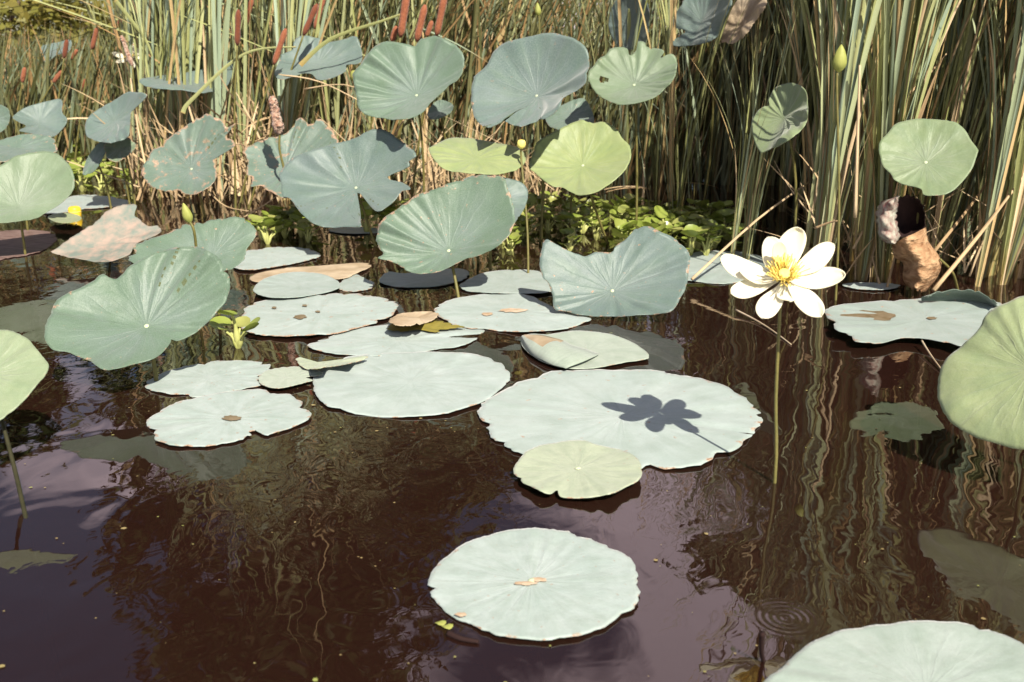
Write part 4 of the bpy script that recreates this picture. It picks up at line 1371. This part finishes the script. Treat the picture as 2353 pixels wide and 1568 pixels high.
# bent green blades lying across the left stand
for lab, pts, Y in [("long dark arching blade across the left reeds", [(420, 260), (440, 230), (560, 125), (680, 108)], 4.8),
                    ("broad green blade slanting down from the brown spikes", [(690, 150), (760, 90), (880, 48), (930, 30)], 4.75),
                    ("slanting blade crossing the far flower", [(265, 0), (330, 85), (350, 130)], 5.2)]:
    C = catmull([at_y(x, y, Y) for x, y in pts], 16, False)
    V, F, UV = [], [], []
    for i, p in enumerate(C):
        t_ = C[min(i + 1, len(C) - 1)] - C[max(i - 1, 0)]
        t_ /= np.linalg.norm(t_)
        sd = np.cross(t_, np.array([0, 1.0, 0.35])); sd /= np.linalg.norm(sd)
        ww = 0.011 * (1 - 0.7 * i / len(C))
        V += [p - sd * ww, p + np.array([0, -0.003, 0]), p + sd * ww]
        UV += [(0, i / len(C)), (0.5, i / len(C)), (1, i / len(C))]
    for i in range(len(C) - 1):
        for j in range(2):
            F.append((i * 3 + j, i * 3 + j + 1, (i + 1) * 3 + j + 1, (i + 1) * 3 + j))
    c = C[0].copy()
    o = mesh_obj("fallen_reed", np.array(V) - c, F, M["reed"], None, True, None, {"strap": UV})
    o.location = tuple(map(float, c))
    tag(o, lab, "reed blade", "bent blades in the left stand")


def blade_mass(name, label, cat, n, sampler, mat, wrange, seg=6, seed=1):
    rg = random.Random(seed)
    A = np.array([sampler(rg) + (rg.uniform(*wrange), rg.uniform(0, math.pi)) for q in range(n)])
    p = A[:, 0:3].copy()
    L, tx, ty, bend, w, az = A[:, 3:4], A[:, 4], A[:, 5], A[:, 6:7], A[:, 7:8], A[:, 8]
    dx = np.stack([np.cos(az), np.sin(az), 0 * az], 1)
    dx[:, 0] += np.where(np.abs(dx[:, 0]) < 0.35, 0.4, 0)
    d = np.stack([tx, ty, np.ones(n)], 1)
    d /= np.linalg.norm(d, axis=1)[:, None]
    g = np.stack([tx + 1e-3, ty, 0 * tx], 1)
    g /= np.linalg.norm(g, axis=1)[:, None]
    V, UV = [], []
    for j in range(seg + 1):
        t = j / seg
        ww = w * (1 - max(0, (t - 0.5) / 0.5) ** 1.6 * 0.92) * 0.5
        V += [p - dx * ww, p + dx * ww]
        UV += [np.tile([0.0, t], (n, 1)), np.tile([1.0, t], (n, 1))]
        d = d + g * bend / seg * (0.4 + 1.4 * t) - np.array([0, 0, 1.0]) * bend * 0.5 / seg * t
        d /= np.linalg.norm(d, axis=1)[:, None]
        p = p + d * L / seg
    V = np.stack(V, 1).reshape(-1, 3)
    UV = np.stack(UV, 1).reshape(-1, 2)
    m = 2 * (seg + 1)
    q = np.array([[2 * j, 2 * j + 1, 2 * j + 3, 2 * j + 2] for j in range(seg)])
    F = (np.arange(n)[:, None, None] * m + q[None]).reshape(-1, 4).tolist()
    o = mesh_obj(name, V, F, M[mat], None, True, None, {"strap": UV})
    o["kind"] = "stuff"
    tag(o, label, cat)
    return o


def s_right(rg):
    q = rg.uniform(0.2, 0.72); y = rg.uniform(5.6 if q < 0.32 else 3.9, 7.4); x = q * y
    return x, y, -0.05, rg.uniform(1.9, 2.9), rg.gauss(0.03, 0.07), rg.gauss(0, 0.06), abs(rg.gauss(0, 0.2))


def s_mid(rg):
    x = rg.uniform(-1.6, 1.3); y = rg.uniform(5.6, 8.2)
    return x, y, -0.05, rg.uniform(1.3, 2.2) * (1.0 if x < 0 else 0.75), rg.gauss(0.15, 0.2), rg.gauss(0, 0.18), abs(rg.gauss(0.2, 0.5))


def s_left(rg):
    y = rg.uniform(6.2, 9.0)
    x = rg.uniform(-0.56, -0.1) * y
    return x, y, -0.05, rg.uniform(1.6, 2.3) * (0.42 if x / y < -0.38 else 1.0), rg.gauss(0.14, 0.12), rg.gauss(0, 0.08), abs(rg.gauss(0.1, 0.3))


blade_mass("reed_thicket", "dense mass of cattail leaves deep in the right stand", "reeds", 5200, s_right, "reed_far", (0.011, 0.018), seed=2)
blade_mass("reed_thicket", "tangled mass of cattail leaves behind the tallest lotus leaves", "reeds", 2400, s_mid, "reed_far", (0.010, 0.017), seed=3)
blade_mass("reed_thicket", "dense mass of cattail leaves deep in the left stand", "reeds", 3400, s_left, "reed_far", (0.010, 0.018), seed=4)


def litter(region):
    def f(rg):
        x0, x1, y0, y1, hh = region
        px = rg.uniform(x0, x1); py = rg.uniform(y0, y1)
        p = at_z(px, py)
        fl = rg.random()
        if fl < 0.5:
            return p[0], p[1], rg.uniform(0, 0.05), rg.uniform(0.15, hh), rg.gauss(0.05, 0.3), rg.gauss(0, 0.25), abs(rg.gauss(0, 0.25))
        return p[0], p[1], rg.uniform(0.0, hh * 0.7), rg.uniform(0.2, 0.5), rg.gauss(0, 1.6), rg.gauss(0, 0.8), rg.gauss(0.0, 0.2)
    return f


blade_mass("reed_litter", "dry brown reed litter at the foot of the left stand", "reed litter", 480, litter((300, 640, 385, 476, 0.55)), "dry_far", (0.008, 0.016), seed=5)
blade_mass("reed_litter", "dry brown reed litter behind the wide dark leaf", "reed litter", 480, litter((640, 1280, 400, 500, 0.30)), "dry_far", (0.006, 0.012), seed=6)
blade_mass("reed_litter", "dry brown reed litter under the right stand", "reed litter", 200, litter((1880, 2400, 520, 655, 0.18)), "dry_far", (0.005, 0.009), seed=7)
blade_mass("reed_litter", "pale dry reed litter in the far left reeds", "reed litter", 420, litter((0, 330, 240, 360, 0.35)), "dry_far", (0.007, 0.012), seed=8)
blade_mass("reed_litter", "straw-coloured fallen reeds behind the tallest leaves", "reed litter", 420, litter((860, 1450, 240, 330, 0.9)), "dry_far", (0.006, 0.012), seed=9)

# ------------------------------------------------------------------ water hyacinths
def hy_leaf(name, L, r, lean, seed):
    rg = random.Random(seed)
    # swollen stalk
    end = np.array([lean * L, 0, L * 0.92])
    pts = catmull([(0, 0, -0.01), (lean * L * 0.25, 0, L * 0.35), (lean * L * 0.6, 0, L * 0.7), end], 8, False)
    ts = np.linspace(0, 1, len(pts))
    rad = [r * (0.14 + 0.20 * math.exp(-((s - 0.3) / 0.16) ** 2)) for s in ts]
    V, F = tube_data(pts, rad, 6)
    mi = [1] * len(F)
    o0 = len(V)
    tilt = rg.uniform(0.15, 0.7)
    nrm = np.array([-math.sin(tilt), 0, math.cos(tilt)])
    ax = np.array([math.cos(tilt), 0, math.sin(tilt)])
    ay = np.array([0, 1.0, 0])
    na = 14
    V.append(end)
    for ring in (0.55, 1.0):
        for k in range(na):
            an = 2 * math.pi * k / na
            q = r * ring * (1.0 + 0.12 * math.cos(an))
            zz = 0.28 * r * ring ** 2 + 0.10 * r * ring * math.sin(2 * an + seed)
            V.append(end + ax * (q * math.cos(an) + r * 0.75 * 1) + ay * q * 1.05 * math.sin(an) + nrm * zz)
    V[o0] = end + ax * r * 0.75
    for k in range(na):
        k2 = (k + 1) % na
        F.append((o0, o0 + 1 + k, o0 + 1 + k2)); mi.append(0)
        F.append((o0 + 1 + k, o0 + 1 + na + k, o0 + 1 + na + k2, o0 + 1 + k2)); mi.append(0)
    me = bpy.data.meshes.new(name)
    me.from_pydata([tuple(map(float, v)) for v in V], [], F)
    me.materials.append(M["hyacinth"]); me.materials.append(M["hystalk"])
    me.polygons.foreach_set("material_index", mi)
    me.polygons.foreach_set("use_smooth", [True] * len(me.polygons))
    me.update()
    return me


HY = [hy_leaf("hyacinth_leaf", L, r, ln, i) for i, (L, r, ln) in enumerate([(0.085, 0.032, 0.3), (0.105, 0.034, 0.2), (0.065, 0.029, 0.55), (0.05, 0.027, 0.8), (0.095, 0.031, 0.4)])]
rgH = random.Random(77)


def hyacinth(px, py, label, sc=1.0, n=7, group="water hyacinths", z=0.0):
    p = at_z(px, py, 0.0)
    t = thing("water_hyacinth", label, "water hyacinth", (p[0], p[1], z), group)
    a0 = rgH.random() * 6.28
    for i in range(n):
        o = place(rgH.choice(HY), t, "leaf", (0, rgH.gauss(0, 0.12), a0 + i * 2.4 + rgH.gauss(0, 0.2)), (0, 0, 0), sc * rgH.uniform(0.75, 1.2))


for i in range(86):
    px = rgH.uniform(1150, 1690)
    f = (px - 1150) / 540
    py = rgH.uniform(470 + 45 * f, 600 - 5 * f)
    if 1240 < px < 1585 and py > 585:
        py -= 60
    hyacinth(px, py, ("near-edge" if py > 545 else "rear") + " glossy water hyacinth " + zone(px, [(1170, "beside the thin-stemmed round pod"), (1260, "left below the young yellow-green leaf"), (1340, "straight below the young yellow-green leaf"), (1420, "below the right rim of the young leaf"), (1500, "at the foot of the isolated fan"), (1580, "right of the isolated fan"), (1670, "where the long dry reed starts")]), rgH.uniform(0.6, 0.88))
for i in range(18):
    hyacinth(590 + 45 * (i % 3) + rgH.uniform(0, 45), rgH.uniform(515, 572), "glossy water hyacinth " + ["at the left", "in the middle", "at the right"][i % 3] + " of the clump under the wide dark leaf", rgH.uniform(0.6, 0.85))
for i in range(32):
    hx, hy = rgH.uniform(165, 330), rgH.uniform(345, 452)
    hyacinth(hx, hy, ("rear" if hy < 385 else ("middle" if hy < 420 else "front")) + " water hyacinth in the far patch behind the large left-edge leaf", rgH.uniform(0.75, 1.0), 6)
for i in range(8):
    hyacinth(rgH.uniform(840, 900), rgH.uniform(505, 540), "water hyacinth half hidden behind the nibbled funnel leaf", rgH.uniform(0.8, 1.0), 6)
for i in range(7):
    hyacinth(rgH.uniform(120, 200), rgH.uniform(318, 350), "small far water hyacinth under the folded left leaves", rgH.uniform(0.9, 1.2), 5)
hyacinth(548, 800, "single water hyacinth sprout with bulbous pale stalks beside the spotted pad", 0.95, 6, group=None)

# ------------------------------------------------------------------ curled dry leaf standing in the right reeds
def curled_leaf():
    Y = 3.12
    b = at_y(2105, 665, Y)
    t = thing("curled_dry_leaf", "curled dead lotus leaf, tan hourglass with a dark hollow top, at the right reeds' foot", "dead leaf", (b[0], b[1], 0.0))
    loc = np.array(t.location)
    rg = random.Random(4)
    # lower tan skirt
    left = catmull([(2050, 562), (2056, 590), (2076, 606), (2076, 640), (2088, 660)], 40, False)
    right = catmull([(2127, 523), (2133, 556), (2162, 600), (2152, 638), (2125, 672)], 40, False)
    m = min(len(left), len(right))
    V, F = [], []
    nc = 30
    for j in range(m):
        for i in range(nc + 1):
            s = i / nc
            px, py = left[j] * (1 - s) + right[j] * s
            yy = Y + 0.03 - 0.085 * math.sin(math.pi * s) + 0.006 * math.sin(j * 0.35 + 9 * s)
            if j == m - 1:
                py += rg.uniform(-8, 5)
            yy += 0.020 * mnoise.noise((px * 0.03, py * 0.03, 3.1)) + 0.010 * mnoise.noise((px * 0.09, py * 0.07, 7.7))
            V.append(at_y(px, py, yy) - loc)
    for j in range(m - 1):
        for i in range(nc):
            F.append((j * (nc + 1) + i, j * (nc + 1) + i + 1, (j + 1) * (nc + 1) + i + 1, (j + 1) * (nc + 1) + i))
    o = mesh_obj("skirt", V, F, M["crumpled"], t)
    o.modifiers.new("thickness", 'SOLIDIFY').thickness = 0.002
    # back wall of the open pouch, its shade painted as dark colour
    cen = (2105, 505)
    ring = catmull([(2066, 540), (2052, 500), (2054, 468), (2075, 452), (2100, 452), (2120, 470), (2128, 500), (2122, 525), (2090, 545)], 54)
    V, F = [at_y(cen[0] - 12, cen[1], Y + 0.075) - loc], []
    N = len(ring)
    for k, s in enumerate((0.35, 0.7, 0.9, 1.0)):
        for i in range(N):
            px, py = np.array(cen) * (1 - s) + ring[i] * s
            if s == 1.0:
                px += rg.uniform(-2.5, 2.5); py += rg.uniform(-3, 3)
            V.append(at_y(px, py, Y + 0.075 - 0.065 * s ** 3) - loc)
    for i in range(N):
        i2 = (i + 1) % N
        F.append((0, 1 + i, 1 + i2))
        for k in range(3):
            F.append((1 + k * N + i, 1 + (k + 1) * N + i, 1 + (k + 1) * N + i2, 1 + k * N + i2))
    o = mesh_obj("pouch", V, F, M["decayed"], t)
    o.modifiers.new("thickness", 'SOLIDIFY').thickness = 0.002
    # mottled flap curling over the pouch's left side
    lf = catmull([(2052, 562), (2022, 550), (2013, 500), (2022, 468), (2053, 454), (2064, 450)], 26, False)
    rt = catmull([(2058, 560), (2068, 545), (2061, 520), (2060, 490), (2063, 465), (2066, 450)], 26, False)
    m = min(len(lf), len(rt))
    V, F = [], []
    for j in range(m):
        for i in range(9):
            s = i / 8
            px, py = lf[j] * (1 - s) + rt[j] * s
            if i in (0, 8):
                px += rg.uniform(-3, 3)
            yy = Y + 0.05 - 0.10 * math.sin(math.pi * (0.15 + 0.7 * s)) + 0.006 * math.sin(j * 1.3 + 6 * s)
            yy += 0.020 * mnoise.noise((px * 0.03, py * 0.03, 3.1)) + 0.010 * mnoise.noise((px * 0.09, py * 0.07, 7.7))
            V.append(at_y(px, py, yy) - loc)
    for j in range(m - 1):
        for i in range(8):
            F.append((j * 9 + i, j * 9 + i + 1, (j + 1) * 9 + i + 1, (j + 1) * 9 + i))
    o = mesh_obj("mottled_flap", V, F, M["rotleaf"], t)
    o["label"] = "pink and grey mottled flap"
    o.modifiers.new("thickness", 'SOLIDIFY').thickness = 0.002
    stalk(t, [at_y(2160, 596, Y), at_y(2190, 630, Y + 0.02), np.array([*at_z(2205, 690, -0.05)])], 0.004, 0.005, "stalk")


curled_leaf()

# dry tan leaf at the top edge
raised("curled dry tan leaf at the top edge, right of the bluish leaf",
       [(1655, 95), (1668, 50), (1690, 5), (1720, -30), (1765, -30), (1758, 20), (1735, 50), (1715, 80), (1685, 100)], (1705, 40), 4.45,
       name="dry_lotus_leaf", group=None, cup=0.2, wave=0.12, wear=0.6, nav=False, mats=[M["driedleaf"], M["driedleaf"]], seed=90)

# ------------------------------------------------------------------ bits on the water
def algae():
    c = at_z(965, 752)
    rg = random.Random(3)
    ring = catmull([(890, 752), (915, 742), (960, 745), (1005, 738), (1040, 745), (1060, 752), (1020, 757), (1000, 764), (960, 758), (920, 762)], 60)
    V = [at_z(965, 751, 0.0125)]
    N = len(ring)
    F = []
    for s, z in ((0.6, 0.0125), (1.0, 0.0105)):
        for i in range(N):
            q = s * (1 + (rg.uniform(-0.12, 0.12) if s == 1.0 else 0))
            V.append(at_z(965 + (ring[i][0] - 965) * q, 751 + (ring[i][1] - 751) * q, z))
    for i in range(N):
        i2 = (i + 1) % N
        F.append((0, 1 + i, 1 + i2))
        F.append((1 + i, 1 + N + i, 1 + N + i2, 1 + i2))
    o = mesh_obj("algae_mat", np.array(V) - np.array([c[0], c[1], 0]), F, M["algae"])
    o.location = (float(c[0]), float(c[1]), 0)
    o["kind"] = "stuff"
    tag(o, "yellow-brown mat of algae lying over the broad pale pad", "algae")


algae()


def litter_can():
    p = at_z(173, 497)
    t = thing("yellow_float", "small bright yellow cylinder floating by the left pads", "litter", (p[0], p[1], 0))
    prof = [(0.0, -0.02), (0.022, -0.02), (0.027, -0.012), (0.029, 0.02), (0.028, 0.036), (0.023, 0.043), (0.018, 0.045), (0.0, 0.042)]
    V, F = [], []
    for r, z in prof:
        for k in range(18):
            a = k * math.pi / 9
            V.append((max(r, 0.0005) * math.cos(a), max(r, 0.0005) * math.sin(a), z))
    for j in range(len(prof) - 1):
        for k in range(18):
            k2 = (k + 1) % 18
            F.append((j * 18 + k, j * 18 + k2, (j + 1) * 18 + k2, (j + 1) * 18 + k))
    mesh_obj("shell", V, F, M["yellow"], t)
    V, F = tube_data([(0, 0, 0.020), (0, 0, 0.024)], [0.0296, 0.0294], 18)
    mesh_obj("rim", V, F, M["pod"], t)


litter_can()


def twig(label, pts, z, r, mat="sunk", cat="twig"):
    C = catmull([at_z(x, y, zz) for (x, y), zz in zip(pts, z)], 12, False)
    c = C[0].copy()
    V, F = tube_data(C - c, np.linspace(r, r * 0.6, len(C)), 6)
    o = mesh_obj("twig", V, F, M[mat])
    o.location = tuple(map(float, c))
    tag(o, label, cat)


twig("sunken pale stem running to the bottom edge left of the foreground pad", [(1022, 1440), (1015, 1490), (985, 1560), (960, 1600)], [-0.012, -0.018, -0.03, -0.05], 0.004, "driedleaf")
twig("thin dry reed lying on the water between the flower and the largest pad", [(1690, 712), (1735, 735), (1775, 760), (1818, 792)], [0.012, 0.006, 0.004, 0.002], 0.003, "driedleaf")
twig("thin dry stem on the water at the near side of the torn-lip pad", [(2118, 783), (2140, 818), (2170, 858)], [0.022, 0.012, 0.004], 0.003, "driedleaf")
twig("small dark twig floating at the foreground pad's lower left", [(1030, 1455), (1060, 1468), (1100, 1475)], [0.003, 0.003, 0.003], 0.005, "decayed")
twig("dark bent stem standing in for a reflection beside the corner pad", [(1752, 1455), (1750, 1500), (1762, 1545)], [0.06, 0.02, -0.03], 0.004, "decayed", "stem")  # stem added in place of a dark reflection on the water
for i, (x, y, lab) in enumerate([(1012, 1432, "tiny yellow leaf fleck beside the foreground pad"), (1028, 1440, "second tiny yellow leaf fleck nearer the floating twig")]):
    c = at_z(x, y, 0.004)
    V = [(0, 0, 0.001)] + [(0.008 * math.cos(a) * (1 + 0.2 * math.sin(3 * a)), 0.006 * math.sin(a), 0.0015 * math.sin(2 * a)) for a in np.arange(0, 6.28, 0.63)]
    o = mesh_obj("leaf_fleck", V, [(0, k + 1, (k + 1) % 10 + 1) for k in range(10)], M["bud"])
    o.location = tuple(map(float, c))
    tag(o, lab, "leaf fleck", "flecks by the foreground pad")

def specks():
    rg = random.Random(17)
    V, F = [], []
    for k in range(420):
        if k < 260:
            px, py = rg.uniform(250, 1150), rg.uniform(640, 1000)
        else:
            px, py = rg.uniform(0, 2353), rg.uniform(650, 1568)
        c = at_z(px, py, 0.002)
        r = rg.uniform(0.0008, 0.0026) if k % 9 else rg.uniform(0.003, 0.006)
        a0 = rg.random() * 6.28
        o0 = len(V)
        m = 5
        for q in range(m):
            a = a0 + q * 2 * math.pi / m
            V.append((c[0] + r * math.cos(a) * rg.uniform(0.6, 1.2), c[1] + r * math.sin(a) * rg.uniform(0.5, 1.0), 0.0016))
        F.append(tuple(range(o0, o0 + m)))
    o = mesh_obj("floating_specks", V, F, M["specks"], None, False)
    o["kind"] = "stuff"
    tag(o, "tiny bits of plant debris scattered on the water", "debris")


specks()

# ------------------------------------------------------------------ bushes and trees beyond the reeds
def leaf_cloud(rg, blobs, n, size):
    g = np.random.default_rng(rg.randrange(10 ** 6))
    tot = sum(b[3] ** 2 for b in blobs)
    PV = []
    for (bx, by, bz, br) in blobs:
        k = max(8, int(n * br * br / tot))
        # twigs of leaves: clumps first, then leaves about each clump
        nc = max(4, k // 26)
        d = g.normal(size=(nc, 3))
        d /= np.linalg.norm(d, axis=1)[:, None]
        cc = np.array([bx, by, bz]) + d * (br * g.random(nc) ** 0.4)[:, None] * np.array([1, 1, 0.75])
        p = cc[g.integers(0, nc, k)] + g.normal(size=(k, 3)) * br * 0.13
        a = g.normal(size=(k, 3)) * np.array([1, 1, 0.6])
        a /= np.linalg.norm(a, axis=1)[:, None]
        b = np.cross(a, g.normal(size=(k, 3)))
        b /= np.linalg.norm(b, axis=1)[:, None]
        sz = (size * g.uniform(0.6, 1.3, k))[:, None]
        PV.append(np.stack([p - a * sz, p + b * sz * 0.45, p + a * sz, p - b * sz * 0.45], 1).reshape(-1, 3))
    V = np.concatenate(PV)
    F = np.arange(len(V)).reshape(-1, 4).tolist()
    return V, F


def tree(label, x, y, blobs, trunk_r, n, seed, size=0.16, lname="tree", grp="trees beyond the reeds"):
    rg = random.Random(seed)
    z0 = ground_z(x, y) - 0.1
    t = thing(lname, label, "tree", (x, y, z0), grp)
    topb = max(blobs, key=lambda b: b[2])
    top = np.array([topb[0], topb[1], topb[2]])
    trunk = catmull([(0, 0, 0), (rg.uniform(-.3, .3), 0, top[2] * 0.3), (top[0] * 0.5 + rg.uniform(-.3, .3), top[1] * 0.4, top[2] * 0.65), top], 16, False)
    V, F = tube_data(trunk, np.linspace(trunk_r, trunk_r * 0.12, len(trunk)), 9)
    mesh_obj("trunk", V, F, M["bark"], t)
    for b in blobs:
        e = np.array(b[:3])
        k = int(len(trunk) * min(0.85, max(0.25, (e[2] - 1.2 - np.hypot(e[0], e[1]) * 0.3) / top[2])))
        s = trunk[k]
        lm = catmull([s, s * 0.5 + e * 0.5 + np.array([0, 0, 0.25]), e + (e - s) * 0.15], 8, False)
        V, F = tube_data(lm, np.linspace(trunk_r * 0.35, trunk_r * 0.06, len(lm)), 6)
        mesh_obj("limb", V, F, M["bark"], t)
    V, F = leaf_cloud(rg, blobs, n, size)
    mesh_obj("crown", V, F, M["tree_leaf"], t, False)
    return t


rgT = random.Random(8)
tree("tall leafy tree beyond the reeds, its dark crown mirrored left of centre", -4.9, 18.0,
     [(-2.4, 0, 8.8, 1.3), (-1.0, 0.5, 7.2, 1.9), (1.4, 0, 7.4, 2.0), (0.2, -0.6, 9.6, 2.2), (-1.6, 0.3, 11.2, 1.5), (1.6, 0.4, 10.8, 1.9), (0.4, 0, 13.0, 1.9), (2.6, 0.2, 8.6, 1.4), (-0.8, 0, 14.6, 1.2), (0.9, 0, 5.2, 1.8), (-1.8, 0, 5.4, 1.6), (2.5, 0, 6.0, 1.5)],
     0.28, 21000, 1)
tree("lower tree beyond the reeds, mirrored in the middle of the pond", -0.8, 20.0,
     [(-1.2, 0, 6.2, 2.0), (1.0, 0, 6.0, 1.7), (0, 0, 7.6, 1.6), (-2.2, 0, 4.6, 1.7), (2.0, 0, 4.4, 1.5), (0.2, 0.4, 4.6, 1.8)], 0.2, 11000, 2)
tree("spreading tree beyond the right reeds, branch tips mirrored near the flower stem", 6.6, 18.0,
     [(-2.6, 0, 8.7, 0.8), (-1.7, 0, 9.2, 1.0), (-0.5, 0, 9.6, 1.4), (1.2, 0, 10.0, 2.0), (3.2, 0, 9.0, 1.9), (0.5, 0.2, 7.6, 1.7), (2.6, 0.2, 7.0, 2.0), (4.6, 0, 7.0, 1.8), (-0.6, 0, 5.6, 1.3), (1.4, 0, 12.0, 1.5)], 0.24, 15000, 3)
tree("small tree beyond the far left reeds", -10.5, 19.0,
     [(0, 0, 4.6, 1.6), (-1.4, 0, 3.8, 1.5), (1.5, 0, 3.9, 1.5), (0.3, 0, 6.2, 1.2)], 0.16, 7000, 4)
tree("broad tree at the far right beyond the reeds", 12.5, 20.0,
     [(0, 0, 6.5, 2.3), (-1.8, 0, 5.2, 1.9), (2.0, 0, 5.4, 2.0), (0.3, 0, 9.0, 1.9)], 0.22, 9000, 5)


def bush(label, x, y, r, h, n, seed):
    rg = random.Random(seed)
    t = thing("bush", label, "bush", (x, y, ground_z(x, y) - 0.05), "bushes on the far bank")
    blobs = [(rg.uniform(-r, r), rg.uniform(-r * .5, r * .5), rg.uniform(0.25, 0.95) * h, rg.uniform(0.35, 0.55) * r) for k in range(9)]
    for k in range(5):
        e = np.array(blobs[k][:3])
        V, F = tube_data([np.zeros(3), e * 0.5 + np.array([0, 0, .1]), e], [0.03, 0.02, 0.008], 5)
        mesh_obj("branch", V, F, M["bark"], t)
    V, F = leaf_cloud(rg, blobs, n, 0.06)
    mesh_obj("foliage", V, F, M["bush_leaf"], t, False)


for i, (x, y, r, h, lab) in enumerate([
        (-5.6, 11.0, 1.5, 1.5, "yellow-green bush at the top left corner"), (-3.6, 11.6, 1.5, 1.6, "yellow-green bush behind the far flower"),
        (-1.6, 12.0, 1.5, 1.5, "bush behind the brown spikes"), (0.6, 12.0, 1.5, 1.6, "bush behind the two tallest leaves"),
        (2.8, 11.8, 1.6, 1.7, "bush behind the top-edge bluish leaves"), (5.0, 11.8, 1.6, 1.8, "bush behind the right stand"), (-7.9, 11.8, 1.6, 1.7, "bush beyond the left edge of the reeds"), (7.4, 12.2, 1.7, 1.9, "bush beyond the right edge of the reeds")]):
    bush(lab, x, y, r, h, 3800, 100 + i)

# things that would share a label are told apart by their order from the left
ORD = ["leftmost", "second-from-left", "third-from-left", "fourth-from-left", "fifth-from-left", "sixth-from-left", "seventh-from-left", "eighth-from-left",
       "ninth-from-left", "tenth-from-left", "eleventh-from-left", "twelfth-from-left", "thirteenth-from-left", "fourteenth-from-left", "fifteenth-from-left", "sixteenth-from-left"]
by_label = {}
for o in bpy.data.objects:
    if o.parent is None and "label" in o:
        by_label.setdefault(o["label"], []).append(o)
for lab, obs in by_label.items():
    if len(obs) > 1:
        obs.sort(key=lambda q: q.location.x / q.location.y)
        for i, q in enumerate(obs):
            q["label"] = (ORD[i] + " " + lab) if i < len(ORD) else lab
